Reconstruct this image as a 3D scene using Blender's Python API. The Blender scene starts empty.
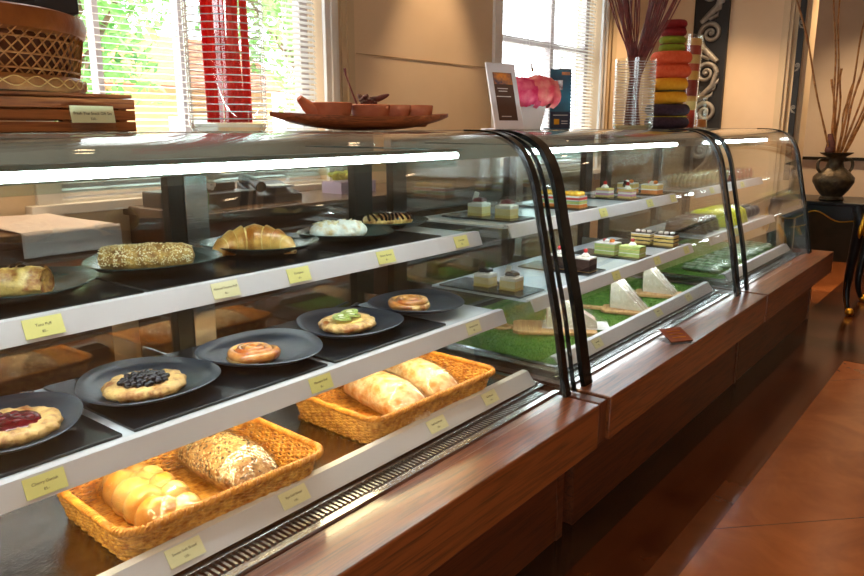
import bpy, math, random
from mathutils import Vector, Matrix, noise as mnoise
from math import pi, sin, cos
random.seed(7)
scene = bpy.context.scene
COL = scene.collection

# ------------------------------------------------------------------ helpers
def lin(h):
    h = h.lstrip('#')
    o = []
    for i in (0, 2, 4):
        c = int(h[i:i+2], 16) / 255
        o.append(c / 12.92 if c <= .04045 else ((c + .055) / 1.055) ** 2.4)
    return (o[0], o[1], o[2], 1)

class MB:
    """collects shapes that become ONE mesh object"""
    def __init__(s):
        s.v = []; s.f = []; s.m = []
    def add(s, vs, fs, mi=0):
        b = len(s.v); s.v += [tuple(p) for p in vs]
        for f in fs:
            s.f.append(tuple(b + i for i in f)); s.m.append(mi)
        return s
    def box(s, x0, x1, y0, y1, z0, z1, mi=0):
        return s.add([(x0,y0,z0),(x1,y0,z0),(x1,y1,z0),(x0,y1,z0),(x0,y0,z1),(x1,y0,z1),(x1,y1,z1),(x0,y1,z1)],
              [(0,3,2,1),(4,5,6,7),(0,1,5,4),(1,2,6,5),(2,3,7,6),(3,0,4,7)], mi)
    def obox(s, c, size, M=None, mi=0):
        a, b, d = size[0]/2, size[1]/2, size[2]/2
        M = M or Matrix()
        vs = [Vector(c) + (M @ Vector((x,y,z))) for z in (-d,d) for (x,y) in ((-a,-b),(a,-b),(a,b),(-a,b))]
        return s.add(vs, [(0,3,2,1),(4,5,6,7),(0,1,5,4),(1,2,6,5),(2,3,7,6),(3,0,4,7)], mi)
    def prism(s, poly, x0, x1, mi=0, axis='x'):
        n = len(poly)
        def P(a, t):
            if axis == 'x': return (t, a[0], a[1])
            if axis == 'y': return (a[0], t, a[1])
            return (a[0], a[1], t)
        vs = [P(a, x0) for a in poly] + [P(a, x1) for a in poly]
        fs = [tuple(range(n))[::-1], tuple(range(n, 2*n))] + [(i, (i+1) % n, n+(i+1) % n, n+i) for i in range(n)]
        return s.add(vs, fs, mi)
    def tube(s, pts, r, n=8, closed=False, mi=0, flat=1.0):
        pts = [Vector(p) for p in pts]; N = len(pts)
        R = r if isinstance(r, (list, tuple)) else [r]*N
        vs = []; up = None
        for i, p in enumerate(pts):
            if closed: t = pts[(i+1) % N] - pts[i-1]
            else: t = pts[min(i+1, N-1)] - pts[max(i-1, 0)]
            if t.length < 1e-9: t = Vector((0,0,1))
            t.normalize()
            if up is None:
                up = Vector((0,0,1)) if abs(t.z) < .9 else Vector((1,0,0))
            b = t.cross(up)
            if b.length < 1e-6: b = t.cross(Vector((0,1,0)))
            b.normalize(); up = b.cross(t).normalized()
            for k in range(n):
                a = 2*pi*k/n
                vs.append(p + (b*cos(a) + up*sin(a)*flat) * R[i])
        fs = []
        for i in range(N if closed else N-1):
            j = (i+1) % N
            for k in range(n):
                fs.append((i*n+k, i*n+(k+1) % n, j*n+(k+1) % n, j*n+k))
        if not closed:
            fs.append(tuple(range(n))[::-1]); fs.append(tuple(range((N-1)*n, N*n)))
        return s.add(vs, fs, mi)
    def lathe(s, prof, c=(0,0,0), n=32, mi=0, mod=None, closed=False):
        vs = []; L = len(prof)
        for (r, z) in prof:
            for k in range(n):
                a = 2*pi*k/n
                q = r*(mod(a) if mod else 1)
                vs.append((c[0]+q*cos(a), c[1]+q*sin(a), c[2]+z))
        fs = [(i*n+k, i*n+(k+1) % n, (i+1)*n+(k+1) % n, (i+1)*n+k) for i in range(L-1) for k in range(n)]
        if closed:
            fs += [((L-1)*n+k, (L-1)*n+(k+1) % n, (k+1) % n, k) for k in range(n)]
        else:
            fs.append(tuple(range(n))[::-1]); fs.append(tuple(range((L-1)*n, L*n)))
        return s.add(vs, fs, mi)
    def ell(s, c, r, nu=12, nv=8, mi=0, M=None, fn=None):
        vs = []; c = Vector(c); M = M or Matrix()
        def P(d):
            q = Vector((d.x*r[0], d.y*r[1], d.z*r[2]))
            if fn: q = fn(d, q)
            return c + M @ q
        vs.append(P(Vector((0,0,-1))))
        for j in range(1, nv):
            t = -pi/2 + pi*j/nv
            for i in range(nu):
                a = 2*pi*i/nu
                vs.append(P(Vector((cos(t)*cos(a), cos(t)*sin(a), sin(t)))))
        vs.append(P(Vector((0,0,1)))); top = len(vs)-1
        fs = [(0, 1+(i+1) % nu, 1+i) for i in range(nu)]
        for j in range(nv-2):
            for i in range(nu):
                a = 1+j*nu
                fs.append((a+i, a+(i+1) % nu, a+nu+(i+1) % nu, a+nu+i))
        a = 1+(nv-2)*nu
        fs += [(a+i, a+(i+1) % nu, top) for i in range(nu)]
        return s.add(vs, fs, mi)
    def grid(s, fn, nu, nv, mi=0, cu=False, cv=False):
        vs = [fn(i/(nu if cu else nu-1), j/(nv if cv else nv-1)) for j in range(nv) for i in range(nu)]
        fs = []
        for j in range(nv if cv else nv-1):
            for i in range(nu if cu else nu-1):
                i2 = (i+1) % nu; j2 = (j+1) % nv
                fs.append((j*nu+i, j*nu+i2, j2*nu+i2, j2*nu+i))
        return s.add(vs, fs, mi)
    def build(s, name, mats, parent=None, smooth=True, bevel=0, ang=40, solid=0, loc=None):
        me = bpy.data.meshes.new(name)
        me.from_pydata(s.v, [], s.f)
        if not isinstance(mats, (list, tuple)): mats = [mats]
        for m in mats: me.materials.append(m)
        me.polygons.foreach_set('material_index', s.m)
        if smooth:
            me.polygons.foreach_set('use_smooth', [True]*len(me.polygons))
            me.update()
            try: me.set_sharp_from_angle(angle=math.radians(ang))
            except Exception: pass
        me.update()
        o = bpy.data.objects.new(name, me); COL.objects.link(o)
        if parent: o.parent = parent
        if loc: o.location = loc
        if solid:
            md = o.modifiers.new('Solidify', 'SOLIDIFY'); md.thickness = solid; md.offset = 0
        if bevel:
            md = o.modifiers.new('Bevel', 'BEVEL'); md.width = bevel; md.segments = 2
            md.limit_method = 'ANGLE'; md.angle_limit = math.radians(40)
        return o

def tag(o, label, cat, group=None, kind=None):
    o['label'] = label; o['category'] = cat
    if group: o['group'] = group
    if kind: o['kind'] = kind
    return o
def thing(name, label, cat, loc=(0,0,0), rz=0, group=None):
    o = bpy.data.objects.new(name, None); COL.objects.link(o)
    o.empty_display_size = .05
    o.location = loc; o.rotation_euler = (0, 0, math.radians(rz))
    return tag(o, label, cat, group)
def structure(o):
    o['kind'] = 'structure'; return o
def copy_tree(o, parent=None):
    c = o.copy(); COL.objects.link(c)
    if parent: c.parent = parent
    for ch in list(o.children): copy_tree(ch, c)
    return c
def dup(o, label, loc, rz=None, group=None):
    c = copy_tree(o); c.location = loc
    if rz is not None: c.rotation_euler = (0, 0, math.radians(rz))
    c['label'] = label
    if group: c['group'] = group
    return c
def nz(p, sc, seed=0):
    return mnoise.noise(Vector((p[0]*sc+seed*7.3, p[1]*sc-seed*3.1, p[2]*sc+seed)))
def spline(P, n):
    """Catmull-Rom through 2D/3D points"""
    P = [Vector(p) for p in P]; out = []
    Q = [P[0]*2-P[1]] + P + [P[-1]*2-P[-2]]
    for i in range(len(P)-1):
        a, b, c, d = Q[i:i+4]
        for k in range(n):
            t = k/n
            out.append(.5*((2*b)+(c-a)*t+(2*a-5*b+4*c-d)*t*t+(3*b-a-3*c+d)*t**3))
    out.append(P[-1]); return out

# ------------------------------------------------------------------ materials
def newmat(name):
    m = bpy.data.materials.new(name); m.use_nodes = True
    nt = m.node_tree; nt.nodes.clear()
    out = nt.nodes.new('ShaderNodeOutputMaterial')
    return m, nt, out
def N(nt, t, **kw):
    n = nt.nodes.new(t)
    for k, v in kw.items():
        if k in n.inputs: n.inputs[k].default_value = v
        else: setattr(n, k, v)
    return n
def PM(name, c1, c2=None, scale=8, rough=.5, metal=0, bump=0, bscale=None, stretch=(1,1,1), coat=0,
       lo=.35, hi=.65, detail=4, spec=.5, sss=0, rot=(0,0,0), alpha=None, c3=None, bdist=.01):
    m, nt, out = newmat(name); L = nt.links.new
    b = N(nt, 'ShaderNodeBsdfPrincipled')
    b.inputs['Roughness'].default_value = rough; b.inputs['Metallic'].default_value = metal
    b.inputs['Specular IOR Level'].default_value = spec
    b.inputs['Coat Weight'].default_value = coat; b.inputs['Coat Roughness'].default_value = .08
    if sss:
        b.inputs['Subsurface Weight'].default_value = sss; b.inputs['Subsurface Radius'].default_value = (.01,.005,.002)
        b.inputs['Subsurface Scale'].default_value = 1
    L(b.outputs[0], out.inputs[0])
    c1 = lin(c1); c2 = lin(c2) if c2 else c1
    tc = N(nt, 'ShaderNodeTexCoord'); mp = N(nt, 'ShaderNodeMapping')
    mp.inputs['Scale'].default_value = stretch; mp.inputs['Rotation'].default_value = rot
    L(tc.outputs['Object'], mp.inputs[0])
    no = N(nt, 'ShaderNodeTexNoise', Scale=scale, Detail=detail)
    L(mp.outputs[0], no.inputs['Vector'])
    rp = N(nt, 'ShaderNodeValToRGB'); e = rp.color_ramp.elements
    e[0].position = lo; e[0].color = c1; e[1].position = hi; e[1].color = c2
    if c3:
        k = e.new((lo+hi)/2); k.color = lin(c3)
    L(no.outputs[0], rp.inputs[0]); L(rp.outputs[0], b.inputs['Base Color'])
    if bump:
        n2 = N(nt, 'ShaderNodeTexNoise', Scale=bscale or scale*3, Detail=5)
        L(mp.outputs[0], n2.inputs['Vector'])
        bp = N(nt, 'ShaderNodeBump', Strength=bump, Distance=bdist)
        L(n2.outputs[0], bp.inputs['Height']); L(bp.outputs[0], b.inputs['Normal'])
    return m
def WOOD(name, dark, light, scale=1, axis=0, rough=.3, coat=.3, rings=True):
    m, nt, out = newmat(name); L = nt.links.new
    b = N(nt, 'ShaderNodeBsdfPrincipled'); b.inputs['Roughness'].default_value = rough
    b.inputs['Coat Weight'].default_value = coat; b.inputs['Coat Roughness'].default_value = .12
    L(b.outputs[0], out.inputs[0])
    tc = N(nt, 'ShaderNodeTexCoord'); mp = N(nt, 'ShaderNodeMapping')
    st = [15*scale]*3; st[axis] = .9*scale
    mp.inputs['Scale'].default_value = st
    L(tc.outputs['Object'], mp.inputs[0])
    n1 = N(nt, 'ShaderNodeTexNoise', Scale=1.0, Detail=3, Distortion=.6)
    L(mp.outputs[0], n1.inputs['Vector'])
    mul = N(nt, 'ShaderNodeMath', operation='MULTIPLY'); mul.inputs[1].default_value = 14
    L(n1.outputs[0], mul.inputs[0])
    fr = N(nt, 'ShaderNodeMath', operation='PINGPONG'); fr.inputs[1].default_value = 1
    L(mul.outputs[0], fr.inputs[0])
    mp2 = N(nt, 'ShaderNodeMapping'); st2 = [240*scale]*3; st2[axis] = 9*scale
    mp2.inputs['Scale'].default_value = st2; L(tc.outputs['Object'], mp2.inputs[0])
    n2 = N(nt, 'ShaderNodeTexNoise', Scale=1.0, Detail=2); L(mp2.outputs[0], n2.inputs['Vector'])
    mx = N(nt, 'ShaderNodeMath', operation='MULTIPLY_ADD'); mx.inputs[1].default_value = .34
    L(fr.outputs[0], mx.inputs[0])
    m3 = N(nt, 'ShaderNodeMath', operation='MULTIPLY'); m3.inputs[1].default_value = .85
    L(n2.outputs[0], m3.inputs[0]); L(m3.outputs[0], mx.inputs[2])
    rp = N(nt, 'ShaderNodeValToRGB'); e = rp.color_ramp.elements
    e[0].position = .28; e[0].color = lin(dark); e[1].position = .68; e[1].color = lin(light)
    L(mx.outputs[0], rp.inputs[0]); L(rp.outputs[0], b.inputs['Base Color'])
    bp = N(nt, 'ShaderNodeBump', Strength=.15, Distance=.002)
    L(n2.outputs[0], bp.inputs['Height']); L(bp.outputs[0], b.inputs['Normal'])
    return m
def GLASS(name, tint=(.95,.985,.97), f0=.04, rough=0.0, gcol=(1,1,1), wr=0, wrs=60):
    """clear sheet: transparent with a mirror reflection that grows towards grazing angles"""
    m, nt, out = newmat(name); L = nt.links.new
    tr = N(nt, 'ShaderNodeBsdfTransparent'); tr.inputs[0].default_value = (*tint, 1)
    gl = N(nt, 'ShaderNodeBsdfGlossy', Roughness=rough); gl.inputs[0].default_value = (*gcol, 1)
    lw = N(nt, 'ShaderNodeLayerWeight', Blend=.5)
    pw = N(nt, 'ShaderNodeMath', operation='POWER'); pw.inputs[1].default_value = 5
    L(lw.outputs['Facing'], pw.inputs[0])
    ma = N(nt, 'ShaderNodeMath', operation='MULTIPLY_ADD'); ma.inputs[1].default_value = 1-f0; ma.inputs[2].default_value = f0
    L(pw.outputs[0], ma.inputs[0])
    mx = N(nt, 'ShaderNodeMixShader'); L(ma.outputs[0], mx.inputs[0]); L(tr.outputs[0], mx.inputs[1]); L(gl.outputs[0], mx.inputs[2])
    L(mx.outputs[0], out.inputs[0])
    if wr:
        tc = N(nt, 'ShaderNodeTexCoord'); no = N(nt, 'ShaderNodeTexNoise', Scale=wrs, Detail=3)
        L(tc.outputs['Object'], no.inputs['Vector'])
        bp = N(nt, 'ShaderNodeBump', Strength=wr, Distance=.01)
        L(no.outputs[0], bp.inputs['Height']); L(bp.outputs[0], gl.inputs['Normal'])
    return m
def MILK(name, col, a=.5, rough=.2):
    """half clear plastic or ribbed glass"""
    m, nt, out = newmat(name); L = nt.links.new
    tr = N(nt, 'ShaderNodeBsdfTransparent')
    b = N(nt, 'ShaderNodeBsdfPrincipled', Roughness=rough); b.inputs['Base Color'].default_value = lin(col)
    mx = N(nt, 'ShaderNodeMixShader'); mx.inputs[0].default_value = a
    L(tr.outputs[0], mx.inputs[1]); L(b.outputs[0], mx.inputs[2]); L(mx.outputs[0], out.inputs[0])
    return m
def EMIT(name, col, s):
    m, nt, out = newmat(name)
    e = N(nt, 'ShaderNodeEmission', Strength=s); e.inputs[0].default_value = (*col, 1)
    nt.links.new(e.outputs[0], out.inputs[0]); return m

W_APRON = WOOD('apron_wood', '#361809', '#74401f', 1, 0, .34, .3)
W_KICK = WOOD('kick_wood', '#2a1207', '#5c2f17', 1, 0, .4, .1)
W_END = WOOD('end_wood', '#2a1207', '#5c2f17', 1, 2, .4, .1)
W_CRATE = WOOD('crate_wood', '#6e3418', '#a4602f', 1.3, 0, .5, 0)
W_BOAT = WOOD('boat_wood', '#5a2a12', '#94502a', 1.5, 0, .45, .1)
W_BOARD = WOOD('board_wood', '#c08a4e', '#e2b578', 1.6, 1, .5, 0)
W_BACK = WOOD('counter_wood', '#30180e', '#55301c', .8, 0, .3, .3)
STEEL = PM('brushed_steel', '#c9ccca', '#b4b8b6', 20, .22, 1, .05, 200, (.05,1,1))
STEEL2 = PM('deck_steel', '#b9b2a8', '#a29a90', 14, .2, 1, .08, 150)
RAIL = PM('rail_plastic', '#cac9c9', '#c3c2c2', 4, .35)
CHROME = PM('chrome', '#d8dcdc', None, 1, .08, 1)
BLACK = PM('black_rubber', '#0a0c0c', None, 1, .25)
DKFRAME = PM('dark_frame', '#23241f', '#2e2d27', 10, .3, .6)
DARKSLOT = PM('dark_slot', '#0c0907', None, 1, .8)
GL = GLASS('case_glass', (.975,.985,.98), .035)
GLR = GLASS('rear_door_glass', (.90,.91,.89), .15)
GLR2 = GLASS('grey_rear_glass', (.62,.69,.68), .14)
GLS = GLASS('shelf_glass', (.80,.90,.88), .06)
GLV = GLASS('vase_glass', (.94,.97,.96), .06)
GLW = GLASS('window_glass', (.98,.99,.99), .03)
FILM = GLASS('plastic_film', (.97,.97,.96), .06, .08, (1,1,1), .6, 45)
FILM2 = GLASS('crinkled_film', (.95,.95,.93), .10, .06, (1,1,1), 1.0, 30)
ACR = GLASS('clear_acrylic', (.97,.97,.97), .06)
RIB = MILK('rib_glass', '#e9e2e4', .6, .1)
SHELFW = PM('white_shelf', '#ccd3d6', '#b9c3c8', 3, .15)
SLATE = PM('slate', '#0b0d0f', '#14171a', 25, .25, 0, .1, 60)
PLATE_G = PM('plate_green_slate', '#28332f', '#3a4742', 9, .25, 0, .08, 60)
PLATE_B = PM('plate_blue_slate', '#1a2027', '#2d353f', 9, .3, 0, .1, 60)
MARK = PM('card_yellow', '#dedb8a', '#d6d583', 6, .6)
CARDP = PM('card_pale', '#e0ddb0', '#d8d6a4', 6, .6)
INK = PM('ink', '#2a2a1e', None, 1, .7)
TURF = PM('turf_base', '#507e28', '#6c9638', 60, .9, 0, .8, 200)
TURFB = PM('turf_blades', '#5a8c2c', '#84b048', 30, .8)
PASTRY = PM('pastry', '#96521a', '#e8bd6c', 34, .38, 0, .5, 80, lo=.38, hi=.58, coat=.25)
PASTRYL = PM('pastry_light', '#a45c1c', '#efc87c', 34, .42, 0, .6, 90, lo=.36, hi=.56, coat=.15)
CROIS = PM('croissant_crust', '#a65a16', '#e6b05a', 22, .35, 0, .3, 60, lo=.36, hi=.6, coat=.3)
CROISP = PM('croissant_fold', '#e2b662', '#f4dd9c', 30, .45, 0, .3, 60)
SESROLL = PM('sesame_crust', '#86541a', '#c89a4c', 50, .6, 0, .6, 120)
SEED = PM('sesame_seed', '#f0e0b8', '#d2b070', 60, .5)
SEEDD = PM('dark_seed', '#33281e', '#94826a', 90, .55)
BUN = PM('glazed_bun', '#c4641c', '#f4b45c', 26, .2, 0, .1, 50, coat=.8)
BUNL = PM('cinnamon_bun', '#a85c20', '#e3ae5e', 18, .28, 0, .2, 50, coat=.5)
LOAF = PM('floury_loaf', '#c88840', '#f6e6c6', 40, .6, 0, .5, 80, lo=.32, hi=.68, detail=6)
BRAID = PM('braid_crust', '#dc9a40', '#f8dc98', 14, .3, 0, .1, 50, coat=.4)
SEEDLOAF = PM('seeded_crust', '#a06a34', '#d8b07a', 60, .6, 0, .5, 130)
WICKER = PM('wicker', '#b06c1c', '#f0ba5a', 60, .45, 0, .3, 120, coat=.15)
WICKERD = PM('wicker_rim', '#b87424', '#e09c3c', 40, .5, 0, .3, 120)
CHERRYJ = PM('cherry_jam', '#3c0208', '#6c050f', 14, .07, 0, 0)
BERRY = PM('blueberry_glaze', '#06060b', '#12111f', 30, .1, spec=.5, coat=.3)
KIWI = PM('kiwi_flesh', '#b2c858', '#d4e08a', 60, .25, coat=.4)
KIWIC = PM('kiwi_core', '#e6ecb8', None, 1, .3)
KSEED = PM('kiwi_seed', '#1a1a10', None, 1, .4)
CUSTARD = PM('custard', '#ecc858', '#f2da84', 10, .3)
SUGAR = PM('powder_sugar', '#f4efe6', '#d9b070', 34, .8, 0, .4, 80, lo=.5, hi=.72)
CHOC = PM('chocolate', '#21100a', '#331a10', 20, .25, coat=.3)
CHOCS = PM('chocolate_sponge', '#2c160d', '#3d2014', 60, .8, 0, .5, 120)
CREAM = PM('cream', '#f4f1e8', '#ebe5d6', 10, .5)
SPONGE = PM('yellow_sponge', '#e9cf7a', '#dfbd60', 60, .75, 0, .4, 140)
CHEESE = PM('cheesecake', '#f0dca2', '#ead292', 30, .6)
REDTOP = PM('red_glaze', '#5e0a10', '#8a1820', 20, .3)
CHERRY = PM('cherry_red', '#b00a14', '#cc1a1e', 8, .1, coat=1)
PINK = PM('pink_layer', '#d99ab4', '#cf86a6', 30, .7)
GREENC = PM('pandan_layer', '#c2d27c', '#b3c668', 40, .7)
ORANGEC = PM('orange_layer', '#e88a36', '#df7a28', 40, .7)
REDC = PM('red_layer', '#d8403a', '#c83430', 40, .7)
BLUEC = PM('teal_layer', '#7fb49c', '#70a68e', 40, .7)
MANGO = PM('mango', '#f2b01e', '#f6c63c', 20, .15, coat=.8)
ORANGEF = PM('orange_fruit', '#ec7a1c', '#f09030', 20, .15, coat=.8)
BREADW = PM('sandwich_bread', '#f2ecdc', '#e6dcc4', 50, .8)
HAM = PM('sandwich_filling', '#d8a090', '#b8c080', 60, .5)
SALM = PM('salad_red', '#e05a3c', '#f0a080', 40, .4)
WHITEP = PM('white_paper', '#f0efec', '#e8e6e2', 6, .5)
CLAY = PM('terracotta', '#9c5232', '#b0653f', 20, .7, 0, .15, 90)
DRIED = PM('dried_pods', '#3a1712', '#5a261c', 50, .7)
def TRANSL(name, col, mixf=.5):
    m, nt, out = newmat(name); L = nt.links.new
    b = N(nt, 'ShaderNodeBsdfPrincipled', Roughness=.2); b.inputs['Base Color'].default_value = lin(col)
    tl = N(nt, 'ShaderNodeBsdfTranslucent'); tl.inputs[0].default_value = lin(col)
    mx = N(nt, 'ShaderNodeMixShader'); mx.inputs[0].default_value = mixf
    L(b.outputs[0], mx.inputs[1]); L(tl.outputs[0], mx.inputs[2]); L(mx.outputs[0], out.inputs[0]); return m
REDSTICK = TRANSL('red_sticks', '#ff2430', .6)
TWIG = PM('dark_red_twigs', '#5e1c18', '#7e2c24', 40, .6)
REED = PM('reeds', '#7a4c1e', '#a8743a', 30, .6)
BRONZE = PM('bronze', '#3a3226', '#574a36', 30, .45, .7, .5, 60)
LACQ = PM('black_lacquer', '#060708', '#0b0c0f', 10, .3, spec=.25)
PANELB = PM('panel_black', '#0c0b0b', '#141212', 10, .55)
GOLD = PM('gold_trim', '#b07a1c', '#d8a53a', 20, .3, 1)
PEONY = PM('peony', '#d81e5a', '#f27e90', 20, .5, lo=.35, hi=.7)
LEAF = PM('dry_leaf', '#8a5a20', '#a8742c', 20, .6)
FROND = PM('leaves', '#4a8a34', '#8cbc68', 2.2, .6)
FROND2 = PM('pale_leaves', '#6aa04a', '#a4cc78', 2.2, .6)
TRUNK = PM('bark', '#5a4632', '#7a6248', 12, .9, 0, .4, 30)
M_DRED = PM('felt_dark_red', '#7c0f14', '#8c161a', 60, .85, 0, .2, 200)
M_GREEN = PM('felt_olive', '#7c8a12', '#8a9820', 60, .85, 0, .2, 200)
M_ORANGE = PM('felt_coral', '#e2542a', '#ea6638', 60, .85, 0, .2, 200)
M_YELLOW = PM('felt_amber', '#e69a10', '#eea81e', 60, .85, 0, .2, 200)
M_BROWN = PM('felt_aubergine', '#33202c', '#402a36', 60, .85, 0, .2, 200)
M_YLINE = PM('felt_yellow_line', '#dcc030', None, 1, .8)
SILVER = PM('silver_carving', '#77726a', '#9c968c', 20, .45, .35, .4, 50)
BLINDM = PM('blind_slat', '#f1f1ee', '#e9e9e6', 4, .4)
WMULL = PM('mullion_paint', '#b9aeb0', '#b2a7a9', 4, .5)
WFRAME = PM('window_paint', '#e8e6e2', '#dedbd6', 4, .45)
WALLM = PM('wall_plaster', '#dcc2a0', '#d6bb98', 3, .8, 0, .05, 60)
WALLFAR = PM('far_wall_plaster', '#c4b49e', '#bcab94', 3, .8)
CREAMT = PM('cream_trim', '#cdb795', '#c6ae8a', 3, .5)
CEIL = PM('ceiling_paint', '#d8c7ad', '#d2c0a4', 3, .9)
CLOTH = PM('white_cloth', '#e6dcdc', '#ddd2d4', 5, .8, 0, .1, 30)
BLACKP = PM('black_plastic', '#141518', '#1d1f23', 8, .35)
SCREEN = PM('grey_screen', '#b9c0cc', '#aab2c0', 4, .3)
MENUW = PM('menu_frame', '#e3dde0', '#dbd4d8', 4, .4)
POSTERB = PM('poster_brown', '#4a3026', '#5a3a2c', 6, .5)
POSTERO = PM('poster_photo', '#e08a3a', '#5a4a5c', 30, .5)
POSTERT = PM('poster_teal', '#16283e', '#2a7a94', 7, .4, lo=.3, hi=.7)
POSTERD = PM('poster_navy', '#141b30', '#1c2440', 6, .4)
INKW = PM('poster_ink_white', '#d8d2cc', None, 1, .6)
BASKETB = PM('bamboo_strip', '#9a6430', '#b98448', 30, .55, 0, .2, 90)
BASKETD = PM('bamboo_band', '#8a5526', '#a87238', 30, .5, 0, .25, 90, (1,1,.3))
LINING = PM('brown_lining', '#7a4016', '#94561f', 16, .4, 0, .2, 60)
GIFT = PM('gift_brown', '#4a1c14', '#7a3a28', 16, .3)
GIFTG = PM('gift_olive', '#6a6a20', '#7c7a2a', 10, .5)
BRASS = PM('brown_plaque', '#6e3318', '#84421f', 20, .4)
COOKIE = PM('cookie', '#b9a070', '#8a9070', 70, .6)
COOKIER = PM('red_cookie', '#a83434', '#8a5040', 60, .6)
BROWNBOX = PM('brownie', '#2a1712', '#3c231a', 30, .4)
YPACK = PM('yellow_pack', '#d8d80e', '#e6e62a', 10, .35)
DKPACK = PM('dark_pack', '#3a3038', '#54464c', 30, .3)
GPACK = PM('herb_pack', '#5c9256', '#c4d2ba', 40, .35)
ORWALL = PM('ochre_house', '#dca878', '#d29c6a', 3, .8)
PAVE = PM('pale_paving', '#d9d6cf', '#cfcbc2', 3, .9)
ROOFM = PM('roof_tiles', '#b86a4a', '#a85c3c', 8, .8)

def marble(name, cols, scale, rough, bump=0, joints=None, vein=None):
    m, nt, out = newmat(name); L = nt.links.new
    b = N(nt, 'ShaderNodeBsdfPrincipled'); b.inputs['Roughness'].default_value = rough
    L(b.outputs[0], out.inputs[0])
    tc = N(nt, 'ShaderNodeTexCoord')
    no = N(nt, 'ShaderNodeTexNoise', Scale=scale, Detail=8, Roughness=.62, Distortion=.8); L(tc.outputs['Object'], no.inputs['Vector'])
    rp = N(nt, 'ShaderNodeValToRGB'); e = rp.color_ramp.elements
    e[0].position = .3; e[0].color = lin(cols[0]); e[1].position = .7; e[1].color = lin(cols[-1])
    for i, c in enumerate(cols[1:-1]):
        e.new(.3+.4*(i+1)/(len(cols)-1)).color = lin(c)
    L(no.outputs[0], rp.inputs[0]); col = rp.outputs[0]
    if vein:
        n2 = N(nt, 'ShaderNodeTexNoise', Scale=scale*1.7, Detail=6, Distortion=2.0); L(tc.outputs['Object'], n2.inputs['Vector'])
        sb = N(nt, 'ShaderNodeMath', operation='SUBTRACT'); sb.inputs[1].default_value = .5; L(n2.outputs[0], sb.inputs[0])
        ab = N(nt, 'ShaderNodeMath', operation='ABSOLUTE'); L(sb.outputs[0], ab.inputs[0])
        lt = N(nt, 'ShaderNodeMath', operation='LESS_THAN'); lt.inputs[1].default_value = .012; L(ab.outputs[0], lt.inputs[0])
        mx = N(nt, 'ShaderNodeMixRGB'); mx.inputs[2].default_value = lin(vein)
        k = N(nt, 'ShaderNodeMath', operation='MULTIPLY'); k.inputs[1].default_value = .35; L(lt.outputs[0], k.inputs[0])
        L(k.outputs[0], mx.inputs[0]); L(col, mx.inputs[1]); col = mx.outputs[0]
    if joints:
        mp = N(nt, 'ShaderNodeMapping'); mp.inputs['Rotation'].default_value = (0,0,math.radians(joints[1])); mp.inputs['Location'].default_value = (joints[2], joints[3], 0)
        L(tc.outputs['Object'], mp.inputs[0])
        br = N(nt, 'ShaderNodeTexBrick', offset=0, Scale=1.0); br.inputs['Mortar Size'].default_value = .002
        br.inputs['Brick Width'].default_value = 60; br.inputs['Row Height'].default_value = joints[0]
        L(mp.outputs[0], br.inputs['Vector'])
        mx = N(nt, 'ShaderNodeMixRGB'); mx.inputs[2].default_value = lin('#4a2a18')
        L(br.outputs['Fac'], mx.inputs[0]); L(col, mx.inputs[1]); col = mx.outputs[0]
    L(col, b.inputs['Base Color'])
    return m
F_TAN = marble('tan_marble', ['#74401f', '#834a26', '#92562e'], 3.5, .2, joints=(1.3, 44, .30, .52))
F_BAND = marble('brown_marble', ['#32150a', '#40200f', '#4c2816'], 5, .2)
F_EDGE = marble('grey_brown_marble', ['#4e2a18', '#5c341f'], 5, .2)
F_DARK = marble('dark_emperador', ['#140c08', '#24160e', '#2e1e12'], 9, .18, vein='#4a3522')

# ------------------------------------------------------------------ camera
f_px = 731.0; yaw = math.radians(51.66); pit = math.radians(12.43); EYE = 1.32
cam_d = bpy.data.cameras.new('camera'); cam = bpy.data.objects.new('camera', cam_d); COL.objects.link(cam)
cam_d.sensor_width = 36; cam_d.lens = 36*f_px/864; cam_d.clip_start = .05; cam_d.clip_end = 200
cam.location = (0, 0, EYE); cam.rotation_euler = (pi/2-pit, 0, -yaw)
scene.camera = cam

# ------------------------------------------------------------------ setting
WX1, WXR, WY, EX = -2.6, 8.2, 2.6, 6.5
structure(MB().box(WX1, WXR, -4.2, 2.8, -.2, 0).build('floor', F_TAN))
structure(MB().box(WX1, 4.86, .905, 1.06, 0, .002).build('trim_1', F_DARK))
structure(MB().box(4.86, 5.06, -4.2, .96, 0, .002).box(4.86, 5.06, .96, 1.06, 0, .002).build('trim_2', F_DARK))
structure(MB().box(WX1, 4.86, .715, .905, 0, .0018).build('trim_3', F_BAND))
structure(MB().box(WX1, 4.64, .635, .715, 0, .0019).build('trim_4', F_EDGE))
structure(MB().box(4.64, 4.86, -4.2, .715, 0, .0018).build('trim_5', F_BAND))
structure(MB().box(5.06, WXR, -4.2, 1.06, 0, .0018).build('trim_6', F_BAND))
structure(MB().box(WX1, WXR+.2, -4.3, 2.8, 2.95, 3.15).build('ceiling', CEIL))
w1 = (1.20, 2.47, 1.06, 2.55); w2 = (3.96, 5.34, 1.0, 2.55)
wb = MB()
wb.box(WX1, w1[0], WY, 2.8, 0, 2.95); wb.box(w1[1], w2[0], WY, 2.8, 0, 2.95); wb.box(w2[1], EX, WY, 2.8, 0, 2.95)
for w in (w1, w2):
    wb.box(w[0], w[1], WY, 2.8, 0, w[2]); wb.box(w[0], w[1], WY, 2.8, w[3], 2.95)
structure(wb.build('wall_back', WALLM, smooth=False))
structure(MB().box(EX, EX+.2, 1.52, 2.8, 0, 2.95).build('wall_right', WALLM, smooth=False))
structure(MB().box(WXR, WXR+.2, -4.2, 2.8, 0, 2.95).build('wall_far', WALLFAR, smooth=False))
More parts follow.
